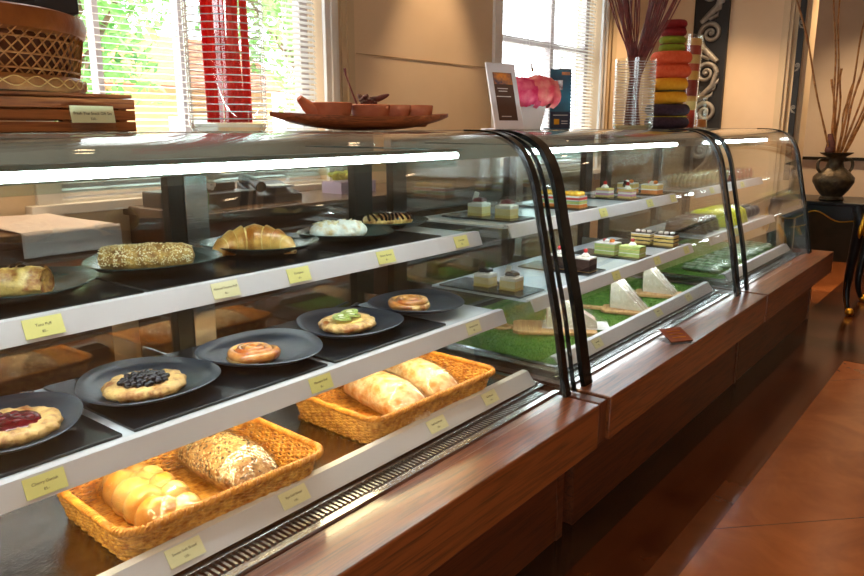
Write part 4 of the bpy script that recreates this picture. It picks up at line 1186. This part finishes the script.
for i in range(23):
    a = i*2.39996; q = .050*math.sqrt((i+.5)/18) if i < 18 else rnd.uniform(.055,.066)
    top = Vector((.054*cos(a+.35)*math.sqrt((i+.5)/18)-.002, .054*sin(a+.35)*math.sqrt((i+.5)/18), .60))
    if i >= 18: a = rnd.uniform(-1.5, .1); top = Vector((.050*rnd.random()+.015, -.045*rnd.random(), .60))
    base = Vector((q*cos(a)*1.0-.004, q*sin(a), .0215))
    mid = base.lerp(top, .5) + Vector((rnd.uniform(-.007,.007), rnd.uniform(-.007,.007), 0))
    o = MB().tube(spline([base, mid, top], 8), rnd.uniform(.0048,.0068) if i < 18 else .0040, 8).build('red_stick', REDSTICK, loc=(1.165,1.575,ZT))
    tag(o, 'glossy red stick in the bundle inside the ribbed vase' if i < 18 else 'thin red stick standing apart, leaning outward inside the ribbed vase', 'stick', GS)
# boat tray with clay bowls
bx, by, brz = 1.69, 1.60, -20
t = thing('boat_tray', 'long dark wooden boat-shaped tray with pointed ends', 'tray', (bx,by,ZT), brz)
Lb = .305
def hullS(k):
    def S(u, v):
        s = 2*u-1; e = max(0, 1-abs(s)**2.2)
        w = .085*e**.75*k+.001; zt_ = .042+.012*abs(s)**2.0; zb_ = .0005+.042*abs(s)**2.6
        a = pi*v
        return (Lb*s*(1 if k == 1 else .96), -w*cos(a), zt_ + (zb_-zt_+(0 if k == 1 else .009))*sin(a)**.7)
    return S
hb = MB().grid(hullS(1), 48, 15)
hb.grid(hullS(.88), 48, 15)
o1, o2 = hullS(1), hullS(.88)
for v in (0, 1): hb.grid(lambda u, q: tuple(Vector(o1(u,v)).lerp(Vector(o2(u,v)), q)), 48, 2)
hb.build('hull', W_BOAT, t, ang=70)
def on_boat(x, y=0, z=0):
    a = math.radians(brz); return (bx+x*cos(a)-y*sin(a), by+x*sin(a)+y*cos(a), ZT+z)
def clay_bowl(label, x, r, hgt, spout=False):
    t = thing('clay_bowl', label, 'bowl', on_boat(x, 0, .0102), brz, 'terracotta bowls on the boat tray')
    MB().lathe([(.5*r,0),(.72*r,.010),(.93*r,hgt*.6),(r,hgt),(r*.96,hgt+.002),(r*.92,hgt),(.84*r,hgt*.6),(.62*r,.014),(.002,.008)], n=36).build('bowl', CLAY, t, ang=60)
    if spout:
        MB().tube(spline([(-r*.55,0,hgt*.52),(-r*1.05,0,hgt*.82),(-r*1.5,0,hgt*1.2)], 6), [.033,.032,.031,.030,.029,.027,.025,.023,.021,.019,.017,.015,.013], 12, flat=.75).build('spout', CLAY, t, ang=60)
    return t
clay_bowl('terracotta bowl with a raised spout at the left end of the boat tray', -.115, .066, .070, True)
clay_bowl('terracotta bowl holding dried brown pods on the boat tray', .018, .062, .066)
clay_bowl('plain small terracotta bowl, third from left on the boat tray', .108, .048, .066)
clay_bowl('reddish terracotta bowl at the right end of the boat tray', .188, .050, .066)
rnd = random.Random(31)
for i in range(9):
    a = rnd.random()*6.3; lng = .03 if i < 8 else .055
    o = MB().ell((0,0,0), (lng*.8,.009,.009), 12, 8, fn=lambda d, q: Vector((q.x, q.y*(1+.2*sin(q.x*200)), q.z+.006*(abs(d.x)))))
    o = o.build('dried_pod', DRIED)
    p = on_boat(.012+rnd.uniform(-.02,.02) if i < 8 else .045, rnd.uniform(-.018,.018) if i < 8 else 0, .0925 - .012*(i % 2) if i < 8 else .0955)
    o.location = p; o.rotation_euler = (rnd.uniform(-.2,.2), rnd.uniform(-.55,.3) if i < 8 else -.2, a if i < 8 else math.radians(brz))
    tag(o, 'dark dried brown pod heaped in the second clay bowl' if i < 8 else 'longest dried pod lying across the second clay bowl', 'dried pod', 'dried pods in the clay bowl')
o = MB().tube([(0,0,0),(-.025,0,.045),(-.05,.004,.10),(-.055,.004,.12)], [.0035,.0025,.002,.004], 8).build('twig_stirrer', TWIG, loc=on_boat(-.015,.01,.062))
tag(o, 'thin dark twig stirrer rising from the clay bowl of pods', 'stirrer')
# menu stand
def poster_stand(name, label, loc, rz, w, hgt, tilt, frame, face, fm):
    t = thing(name, label, 'sign', loc, rz)
    a = math.radians(tilt)
    M = Matrix.Rotation(-a, 3, 'X')
    def slab(c, size, mt, nm, bev=0):
        MB().obox(M @ Vector(c), size, M).build(nm, mt, t, smooth=False, bevel=bev)
    slab((0,.004,hgt/2+.002), (w,.008,hgt), frame, 'frame', .002)
    MB().obox((0,.05,.003), (w*.9,.09,.006)).build('foot', frame, t, smooth=False)
    face(slab, w, hgt)
    return t
def face1(slab, w, h):
    slab((0,-.0008,h*.5), (w*.66,.001,h*.72), POSTERB, 'poster')
    slab((0,-.0016,h*.77), (w*.64,.001,h*.17), POSTERO, 'poster_photo')
    for k, (zz, ww) in enumerate(((.62,.36),(.58,.30),(.50,.5),(.2,.34))):
        slab((-w*.06,-.0016,h*zz), (w*ww,.001,h*.012), INKW, 'lettering')
def face2(slab, w, h):
    slab((0,-.0008,h*.5), (w*.98,.001,h*.98), POSTERT, 'poster')
    slab((0,-.0016,h*.16), (w*.96,.001,h*.28), POSTERD, 'poster_footer')
    slab((-w*.15,-.0018,h*.74), (w*.45,.001,h*.16), PM('poster_dish','#d8dce0','#7a3a4a',60,.5), 'poster_photo')
    slab((w*.22,-.0018,h*.93), (w*.4,.001,h*.05), POSTERO, 'poster_badge')
    slab((-w*.18,-.0024,h*.13), (w*.25,.001,h*.09), GOLD, 'poster_logo')
    for (zz, ww, xx) in ((.24,.7,0),(.14,.3,.2),(.1,.3,.2)):
        slab((w*xx,-.0024,h*zz), (w*ww,.001,h*.012), INKW, 'lettering')
poster_stand('menu_stand', 'white framed menu stand with brown poster leaning back on the case', (2.46,1.56,ZT), -14, .150, .258, 14, MENUW, face1, 1)
poster_stand('poster_stand', 'slim navy and teal poster stand right of the pink flowers', (2.93,1.60,ZT), -42, .095, .255, 2, POSTERD, face2, 1)
# flower pot
t = thing('flower_pot', 'white tapered square pot on the case between the two posters', 'pot', (2.70,1.62,ZT), -40)
MB().add([(-.038,-.038,0),(.038,-.038,0),(.038,.038,0),(-.038,.038,0),(-.055,-.055,.105),(.055,-.055,.105),(.055,.055,.105),(-.055,.055,.105),
          (-.050,-.050,.105),(.050,-.050,.105),(.050,.050,.105),(-.050,.050,.105),(-.045,-.045,.06),(.045,-.045,.06),(.045,.045,.06),(-.045,.045,.06)],
    [(3,2,1,0),(0,1,5,4),(1,2,6,5),(2,3,7,6),(3,0,4,7),(4,5,9,8),(5,6,10,9),(6,7,11,10),(7,4,8,11),(8,9,13,12),(9,10,14,13),(10,11,15,14),(11,8,12,15),(12,13,14,15)]).build('pot', WHITEP, t, smooth=False, bevel=.002)
def peony(label, c, R, seed, mat_):
    t = thing('peony', label, 'flower', c, 0, 'pink peonies in the white pot')
    rnd = random.Random(seed); m = MB()
    for i in range(58):
        f_ = i/58; th = math.acos(1-1.45*f_); ph = i*2.39996
        rr = R*(.55+.45*f_)
        d = Vector((sin(th)*cos(ph), sin(th)*sin(ph), cos(th)))
        u = d.cross(Vector((0,0,1)));  u = u.normalized() if u.length > .05 else Vector((1,0,0))
        v = u.cross(d).normalized(); s = R*rnd.uniform(.34,.5)
        def F(a, b):
            x = (a-.5)*2; y = b*1.5-.4
            wv = (1-.55*(y-.35)**2)
            return d*rr*.86 + u*x*s*wv*.8 + v*y*s - d*(x*x*.30+ (y-.3)**2*.42)*s + d*(.09*s*sin(x*7+i))
        m.grid(F, 6, 5)
    m.build('petals', mat_, t, ang=80)
    MB().tube([(0,0,-R*.2),(0,0,-R*1.2)], .004, 6).build('stem', PM('stem_%d' % seed,'#4a6a2a',None,1,.6), t)
    return t
PEONY2 = PM('peony_coral', '#e8485e', '#f6a090', 20, .5, lo=.35, hi=.7)
peony('deep pink peony, left bloom in the white pot', (2.665,1.64,ZT+.135), .108, 1, PEONY)
peony('coral pink peony, right bloom in the white pot', (2.735,1.605,ZT+.140), .115, 2, PEONY2)
o = MB().grid(lambda u, v: ((u-.5)*.02*(1-v)**.8, .01*v, v*.05), 4, 6).build('dry_leaf', LEAF, loc=(2.70,1.61,ZT+.232), solid=.001)
tag(o, 'small dry brown leaf sticking up above the pink peonies', 'leaf')
# vase with dark twigs
VX, VY = 3.82, 1.65
ribbed_vase('ribbed glass vase of dark red twigs beside the macaron cushions', (VX,VY,ZT), .105, .36, .0135, .0022)
rnd = random.Random(41); GTW = 'dark red twigs in the glass vase'
for i in range(64):
    a = rnd.random()*2*pi; q = rnd.uniform(0,.05); s_ = rnd.random()**.7
    base = Vector((q*cos(a), q*sin(a), .02)); neck = Vector((.03*cos(a+1)*rnd.random(), .03*sin(a+1)*rnd.random(), .26))
    dirx = Vector((.62,-.78,0)); sp_ = rnd.uniform(-.20,.26)
    top = dirx*sp_ + Vector((rnd.uniform(-.05,.05), rnd.uniform(-.05,.05), .80+rnd.uniform(-.06,.1)))
    m = MB().tube(spline([base, neck, neck.lerp(top,.55)+Vector((rnd.uniform(-.02,.02),rnd.uniform(-.02,.02),0)), top], 4), [.0042 if False else .0036]*12+[.002], 5)
    o = m.build('dark_twig', TWIG, loc=(VX,VY,ZT))
    tag(o, 'thin dark red twig in the spray above the ribbed vase', 'twig', GTW)
# macaron cushions
MX, MY = 4.17, 1.60; z = ZT
def macaron(label, r, hgt, mat_, band, x=0):
    global z
    t = thing('macaron_cushion', label, 'cushion', (MX+x, MY-x*.8, z), random.uniform(0,90), 'macaron cushions')
    hs = hgt*.485
    for k, (z0, up) in enumerate(((0,0),(hgt-hs,1))):
        MB().lathe([(r*.60,z0),(r*.80,z0+hs*.06),(r*.93,z0+hs*.2),(r,z0+hs*.42),(r*.995,z0+hs*.62),(r*.93,z0+hs*.86),(r*.82,z0+hs),(.002,z0+hs)], n=40, mod=lambda a: 1+.012*sin(7*a)).build('shell', mat_, t, ang=80)
    MB().lathe([(r*.72,hs*1.0),(r*.90,hs*1.0),(r*.92,hgt*.5),(r*.90,hgt-hs),(.002,hgt-hs)], n=40).build('filling', band, t, ang=80)
    z += hgt+.0005
macaron('dark aubergine macaron cushion with yellow filling at the bottom of the stack', .122, .135, M_BROWN, M_YLINE)
macaron('amber yellow macaron cushion with black filling, second from the bottom', .105, .140, M_YELLOW, BLACKP)
macaron('coral orange macaron cushion in the middle of the stack', .112, .142, M_ORANGE, M_ORANGE, .004)
macaron('small olive green macaron cushion with red filling, second from the top', .072, .080, M_GREEN, M_DRED, .004)
macaron('small dark red macaron cushion on top of the stack', .070, .086, M_DRED, M_DRED, .008)
# clear tube of layered macarons behind
t = thing('candy_tube', 'tall clear tube of layered red and yellow candy behind the macaron cushions', 'jar', (4.43,1.60,ZT), 0)
MB().lathe([(.068,0),(.070,.004),(.082,.53),(.080,.53),(.068,.006),(.002,.005)], n=36).build('clear_tube', ACR, t)
cols = [(.10,'#c8321e'),(.05,'#e8c878'),(.03,'#e0a850'),(.09,'#8c1a1a'),(.05,'#e8b850'),(.04,'#d0502a'),(.05,'#e8c878'),(.05,'#a8241e'),(.04,'#e0b060')]
zz = .007
for i, (hh, c) in enumerate(cols):
    r0 = .066+.012*zz/.53
    MB().lathe([(r0*.97,zz),(r0,zz+hh*.3),(r0,zz+hh*.8),(r0*.96,zz+hh),(.002,zz+hh)], n=30).build('candy_layer', PM('candy_%d' % i, c, None, 1, .5), t, ang=60); zz += hh+.0003
t = thing('glass_jar', 'small clear glass jar with an orange band beside the candy tube', 'jar', (4.66,1.60,ZT), 0)
MB().lathe([(.06,0),(.066,.01),(.066,.14),(.055,.165),(.052,.165),(.062,.14),(.062,.012),(.002,.008)], n=32).build('jar', GLV, t)
MB().lathe([(.06,.009),(.06,.055),(.002,.058)], n=24).build('sweets', ORANGEC, t)
MB().lathe([(.056,.166),(.058,.19),(.04,.20),(.012,.205),(.012,.225),(.002,.228)], n=28).build('lid', GLV, t)

# ------------------------------------------------------------------ carved panels on the end wall
def scroll(m, cy, cz, s, flip, x):
    pts = []; rad = []
    for k in range(41):
        u = k/40; a = u*3.1*pi; r = s*(1-.82*u)
        pts.append((x, cy+flip*(r*cos(a)-s*.1), cz+r*sin(a))); rad.append(s*(.24-.13*u))
    m.tube(pts, rad, 8, flat=1)
    m.tube([(x,cy+flip*s*.9,cz),(x,cy+flip*s*.6,cz-s*1.2),(x,cy-flip*s*.2,cz-s*2.0),(x,cy-flip*s*.9,cz-s*2.6)], [s*.25,s*.3,s*.3,s*.22], 8)
    for q in (.5, 1.1, 1.7):
        m.tube([(x,cy+flip*s*(.7-.5*q),cz-s*(.6+q)),(x,cy+flip*s*(1.25-.4*q),cz-s*(.35+q)),(x,cy+flip*s*(1.35-.4*q),cz-s*(.0+q))], [s*.2,s*.15,s*.03], 7)
    m.ell((x,cy-flip*s*.1,cz), (s*.25,s*.22,s*.22), 10, 8)
t = thing('carved_panel', 'tall black panel with silver carved scrolls on the wall behind the macarons', 'wall panel', (EX,2.155,.9), 0)
MB().box(-.035,-.001,-.14,.14,0,2.0).build('board', PANELB, t, smooth=False, bevel=.004)
for i in range(6):
    m = MB(); scroll(m, 0, .22+i*.32, .088, 1 if i % 2 else -1, -.045); m.build('scrollwork', SILVER, t, ang=80)
MB().box(-.045,-.035,-.14,-.128,0,2.0).box(-.045,-.035,.128,.14,0,2.0).build('border', PANELB, t, smooth=False)
t = thing('carved_panel', 'narrow dark carved strip beside the opening at the wall end', 'wall panel', (EX-.031,1.455,.9), 0)
MB().box(-.02,-.001,-.022,.022,0,2.0).build('board', PANELB, t, smooth=False, bevel=.003)
for i in range(6):
    m = MB(); scroll(m, 0, .25+i*.32, .017, 1 if i % 2 else -1, -.022); m.build('scrollwork', SILVER, t, ang=80)
t = thing('tall_wall_frame', 'tall narrow dark frame on the far wall left of the reeds', 'frame', (WXR,1.79,1.12), 0)
MB().box(-.05,0,-.03,.03,0,1.16).build('frame', LACQ, t, smooth=False, bevel=.004)
MB().box(-.06,0,-.035,.10,-.05,.0).build('bracket', W_END, t, smooth=False)

# ------------------------------------------------------------------ black console table, vase, reeds
TX0, TX1, TY0, TY1 = 5.80, 6.38, .79, 1.40
t = thing('console_table', 'black lacquered console table with gold trim and curved legs at the case end', 'table', ((TX0+TX1)/2,(TY0+TY1)/2,0), 0)
a, b = (TX1-TX0)/2, (TY1-TY0)/2
MB().box(-a,a,-b,b,.775,.80).build('tabletop', LACQ, t, smooth=False, bevel=.006)
ap = MB()
def apron_curve(L_):
    return [(-L_,.775)] + [(-L_+2*L_*k/20, .665+.055*math.exp(-((k-10)/4.5)**2)+.012*cos(k/20*2*pi*2)) for k in range(21)] + [(L_,.775)]
ap.prism(apron_curve(a-.03), -b+.02, -b+.035, 0, 'y'); ap.prism(apron_curve(a-.03), b-.035, b-.02, 0, 'y')
ap.prism(apron_curve(b-.03), -a+.02, -a+.035, 0, 'x'); ap.prism(apron_curve(b-.03), a-.035, a-.02, 0, 'x')
ap.build('apron', LACQ, t, smooth=False)
g = MB()
for c_, f_ in ((apron_curve(a-.03)[1:-1], lambda p: (p[0], -b+.018, p[1])), (apron_curve(b-.03)[1:-1], lambda p: (-a+.018, p[0], p[1]))):
    g.tube([f_(p) for p in c_], .005, 6)
g.build('gold_edge', GOLD, t)
for sx_ in (-1, 1):
    for sy_ in (-1, 1):
        cx_, cy_ = sx_*(a-.04), sy_*(b-.04); ox, oy = sx_, sy_
        pts = spline([(cx_,cy_,.77),(cx_+ox*.022,cy_+oy*.022,.66),(cx_+ox*.004,cy_+oy*.004,.42),(cx_-ox*.012,cy_-oy*.012,.2),(cx_-ox*.0,cy_-oy*.0,.09),(cx_+ox*.02,cy_+oy*.02,.035)], 6)
        n = len(pts)
        lg = MB().tube(pts, [.045-.027*min(1,(k/n)*1.25) for k in range(n)], 12).build('leg', LACQ, t, ang=80)
        f = MB().ell((cx_+ox*.028,cy_+oy*.028,.030), (.030,.030,.030), 12, 8); f.build('gold_foot', GOLD, lg)
        f = MB()
        for q in range(5):
            f.ell((cx_+ox*.052-oy*.012*(q-2)*.6, cy_+oy*.052+ox*.012*(q-2)*.6, .67-.028*abs(q-2)), (.013,.013,.075-.012*abs(q-2)), 10, 8)
        f.build('gold_leaf_mount', GOLD, lg)
        MB().tube([Vector(p)+Vector((ox*.03,-oy*.012,0))*(1-.5*k/n) for k, p in enumerate(pts)], .003, 5).build('gold_line', GOLD, lg)
VX2, VY2 = 5.98, 1.03
t = thing('bronze_vase', 'dark bronze vase with flared mouth and handles on the console table', 'vase', (VX2,VY2,.80), 0)
MB().lathe([(.075,0),(.085,.008),(.07,.03),(.105,.075),(.135,.13),(.135,.165),(.10,.205),(.062,.235),(.052,.27),(.062,.31),(.105,.335),(.110,.341),(.10,.341),(.05,.31),(.045,.27),(.055,.235),(.03,.18),(.002,.17)], n=44).build('body', BRONZE, t, ang=60)
for s in (-1, 1):
    dx, dy = .62*s, -.78*s
    MB().tube(spline([(dx*.055,dy*.055,.285),(dx*.115,dy*.115,.285),(dx*.125,dy*.125,.235),(dx*.10,dy*.10,.195)], 6), .011, 8).build('handle', BRONZE, t)
GR = 'reeds in the bronze vase'
rnd = random.Random(51)
vd = Vector((.62,-.78,0))
for i, (sp_, top, r_) in enumerate([(-.36,1.15,.0065),(-.17,1.2,.0062),(-.09,1.2,.006),(.09,1.2,.006),(.30,1.15,.007),(.40,.80,.010),(-.06,.55,.007),(.02,.62,.0065),(.09,.52,.007),(-.01,.45,.006),(.36,1.0,.006),(.06,.75,.007)]):
    base = Vector((rnd.uniform(-.012,.012), rnd.uniform(-.012,.012), .178)); tp = vd*sp_ + Vector((rnd.uniform(-.06,.06),rnd.uniform(-.06,.06),.30+top))
    pts = [base.lerp(tp, k/16)+vd*.012*sin(k*.7+i)*(k/16) for k in range(17)]
    o = MB().tube(pts, [r_*(1+.22*(k % 4 == 0)) for k in range(17)], 7).build('bamboo_reed', REED, loc=(VX2,VY2,.80))
    tag(o, ['tall thin brown reed leaning left out of the bronze vase','tall thin brown reed rising upright from the bronze vase','tall brown reed leaning right out of the bronze vase','short cut brown reed in the bronze vase'][0 if sp_ < -.2 else 3 if top < .8 else 2 if sp_ > .25 else 1], 'reed', GR)
o = MB().tube(spline([(0,0,.33),(.01,0,.40),(.02,.01,.47)],4), [.02,.034,.034,.03,.028,.026,.024,.022,.02], 10).build('dried_lotus_pod', DRIED, loc=(VX2-.03,VY2+.04,.80))
tag(o, 'short dark dried pod in the mouth of the bronze vase', 'dried pod')

# ------------------------------------------------------------------ service area behind the cases
t = thing('service_counter', 'dark wood service counter behind the nearest case, under the window', 'counter', (2.0,2.33,0), 0)
MB().box(-.56,1.55,-.20,.26,.0,1.0).build('body', W_BACK, t, smooth=False, bevel=.004)
MB().box(-.58,1.57,-.22,.265,1.0,1.035).build('worktop', PM('counter_top','#6e5c50','#5e4e44',6,.25), t, smooth=False, bevel=.004)
t = thing('cash_register', 'dark cash register with pale screen on the service counter', 'cash register', (1.60,2.36,1.035), 6)
MB().box(-.14,.14,-.15,.15,0,.055).build('drawer', BLACKP, t, smooth=False, bevel=.004)
MB().box(-.09,.10,-.08,.08,.0555,.085).build('base', BLACKP, t, smooth=False, bevel=.004)
MB().obox((0,.0,.15), (.17,.02,.12), Matrix.Rotation(-.2,3,'X')).build('screen', SCREEN, t, smooth=False, bevel=.004)
t = thing('desk_phone', 'black telephone beside the register on the service counter', 'telephone', (1.87,2.30,1.035), -10)
MB().prism([(-.09,0),(.09,0),(.09,.075),(-.09,.03)], -.09, .10).build('body', BLACKP, t, smooth=False, bevel=.006)
MB().tube([(-.07,-.07,.062),(-.07,.0,.082),(-.07,.07,.085)], [.022,.017,.022], 10).build('handset', BLACKP, t)
MB().box(-.02,.08,-.06,.04,.055,.062).build('keypad', SCREEN, t, smooth=False)
t = thing('flower_box', 'lilac box of yellow-green flowers at the far end of the service counter', 'flower box', (2.36,2.34,1.035), 0)
MB().box(-.11,.11,-.06,.06,0,.05).build('box', PM('lilac','#b9aac8',None,1,.6), t, smooth=False)
m = MB(); rnd = random.Random(6)
for i in range(40): m.ell((rnd.uniform(-.1,.1),rnd.uniform(-.05,.05),.055+rnd.uniform(0,.03)), (.016,.016,.012), 8, 6)
m.build('blooms', PM('limebloom','#b4b83a','#d2cc50',30,.6), t)
t = thing('orchid_sprig', 'white orchid sprig in a small glass beside the register', 'flower', (1.50,2.17,1.035), 0)
MB().lathe([(.02,0),(.022,.05),(.02,.05),(.018,.004),(.002,.003)], n=18).build('glass', GLV, t)
MB().tube([(0,0,.005),(.005,0,.06),(-.02,0,.10)], .002, 6).build('stem', FROND, t)
m = MB()
for i in range(3):
    for k in range(5):
        a = k*2*pi/5; m.ell((-.03+.022*i+.011*cos(a), -.004, .09+.012*(i % 2)+.011*sin(a)), (.009,.003,.009), 8, 6)
m.build('blossoms', WHITEP, t)
t = thing('side_table', 'brown side table behind the tuna puff plate', 'table', (.78,2.345,0), 0)
MB().box(-.42,.36,-.22,.22,.99,1.03).build('tabletop', W_BACK, t, smooth=False, bevel=.004)
MB().box(-.40,.34,-.20,.20,.86,.99).build('apron', W_BACK, t, smooth=False)
MB().box(-.39,.33,-.19,.19,.06,.86).build('cupboard', W_BACK, t, smooth=False)
MB().box(-.36,.30,-.16,.16,0,.06).build('plinth', DKFRAME, t, smooth=False)
t = MB()
def drape(u, v):
    x = .08+.30*u; y = -.232+.464*v
    zz = .003+.0015*sin(u*9+v*5)
    e = max(0, x-.355); 
    if e > 0: zz -= e*9; x = .355+.012+.01*sin(v*22)*min(1,e*40)
    return (x, y, zz)
t.grid(drape, 40, 30)
t.grid(lambda u, v: (.08+.285*u, -.232-.004*sin(u*20)*v, .003-.07*v), 30, 8)
o = t.build('tablecloth', CLOTH, ang=80, solid=.0015, loc=(.78,2.345,1.031))
tag(o, 'pale white cloth draped over the side table behind the nearest case', 'tablecloth')

# ------------------------------------------------------------------ lamps
DL = EMIT('downlight_glow', (1.0,.72,.42), 14)
lamps = [(3.3,2.30,95,52),(5.75,1.95,150,85),(5.9,.2,55,75),(4.2,-.4,45,80),(2.9,-1.0,35,85),(1.2,-1.4,50,85),(-.8,-.6,80,85),(.6,.1,60,85),(2.2,.55,40,75),(7.3,-.6,110,85),(7.1,.9,170,120),(1.6,2.25,110,80),(.75,2.3,70,75),(4.6,-2.2,110,90),(-.8,-2.6,90,90),(2.0,-2.9,90,90)]  # the lamps behind the nearest case are added to brighten the service area
for i, (x, y, p, ang) in enumerate(lamps):
    lab = ['recessed ceiling downlight washing the wall between the windows','recessed ceiling downlight above the far wall end'][i] if i < 2 else 'warm ceiling downlight over the restaurant floor or added fill behind the cases'
    t = thing('ceiling_downlight', lab, 'ceiling light', (x, y, 2.95), 0, 'recessed downlights')
    MB().lathe([(.05,0),(.06,-.006),(.065,0)], n=24, closed=True).build('trim_ring', CHROME, t)
    MB().lathe([(.045,-.001),(.045,-.002),(.002,-.003)], n=20).build('lens', DL, t)
    ld = bpy.data.lights.new('downlight', 'SPOT'); ld.energy = p*1.0; ld.color = (1.0,.70,.42); ld.spot_size = math.radians(ang); ld.spot_blend = .6; ld.shadow_soft_size = .05
    lo = bpy.data.objects.new('downlight', ld); COL.objects.link(lo); lo.parent = t; lo.location = (0,0,-.02)
# lettering as real meshes
dg = bpy.context.evaluated_depsgraph_get()
for o in [o for o in COL.objects if o.type == 'FONT']:
    me = bpy.data.meshes.new_from_object(o.evaluated_get(dg))
    n_ = bpy.data.objects.new('lettering', me); COL.objects.link(n_)
    n_.parent = o.parent; n_.location = o.location; n_.rotation_euler = o.rotation_euler
    bpy.data.objects.remove(o)
# daylight
wd = bpy.data.worlds.new('world'); scene.world = wd; wd.use_nodes = True
bg = wd.node_tree.nodes['Background']; bg.inputs[0].default_value = (.92,.97,1.0,1); bg.inputs[1].default_value = 5.5

vs = scene.view_settings
vs.view_transform = 'Standard'; vs.look = 'None'; vs.gamma = 1; vs.use_curve_mapping = False; vs.exposure = 0.5
cy = scene.cycles
cy.use_denoising = True; cy.use_adaptive_sampling = False
cy.max_bounces = 12; cy.transparent_max_bounces = 40; cy.glossy_bounces = 5; cy.diffuse_bounces = 4
cy.caustics_reflective = False; cy.caustics_refractive = False; cy.sample_clamp_indirect = 6
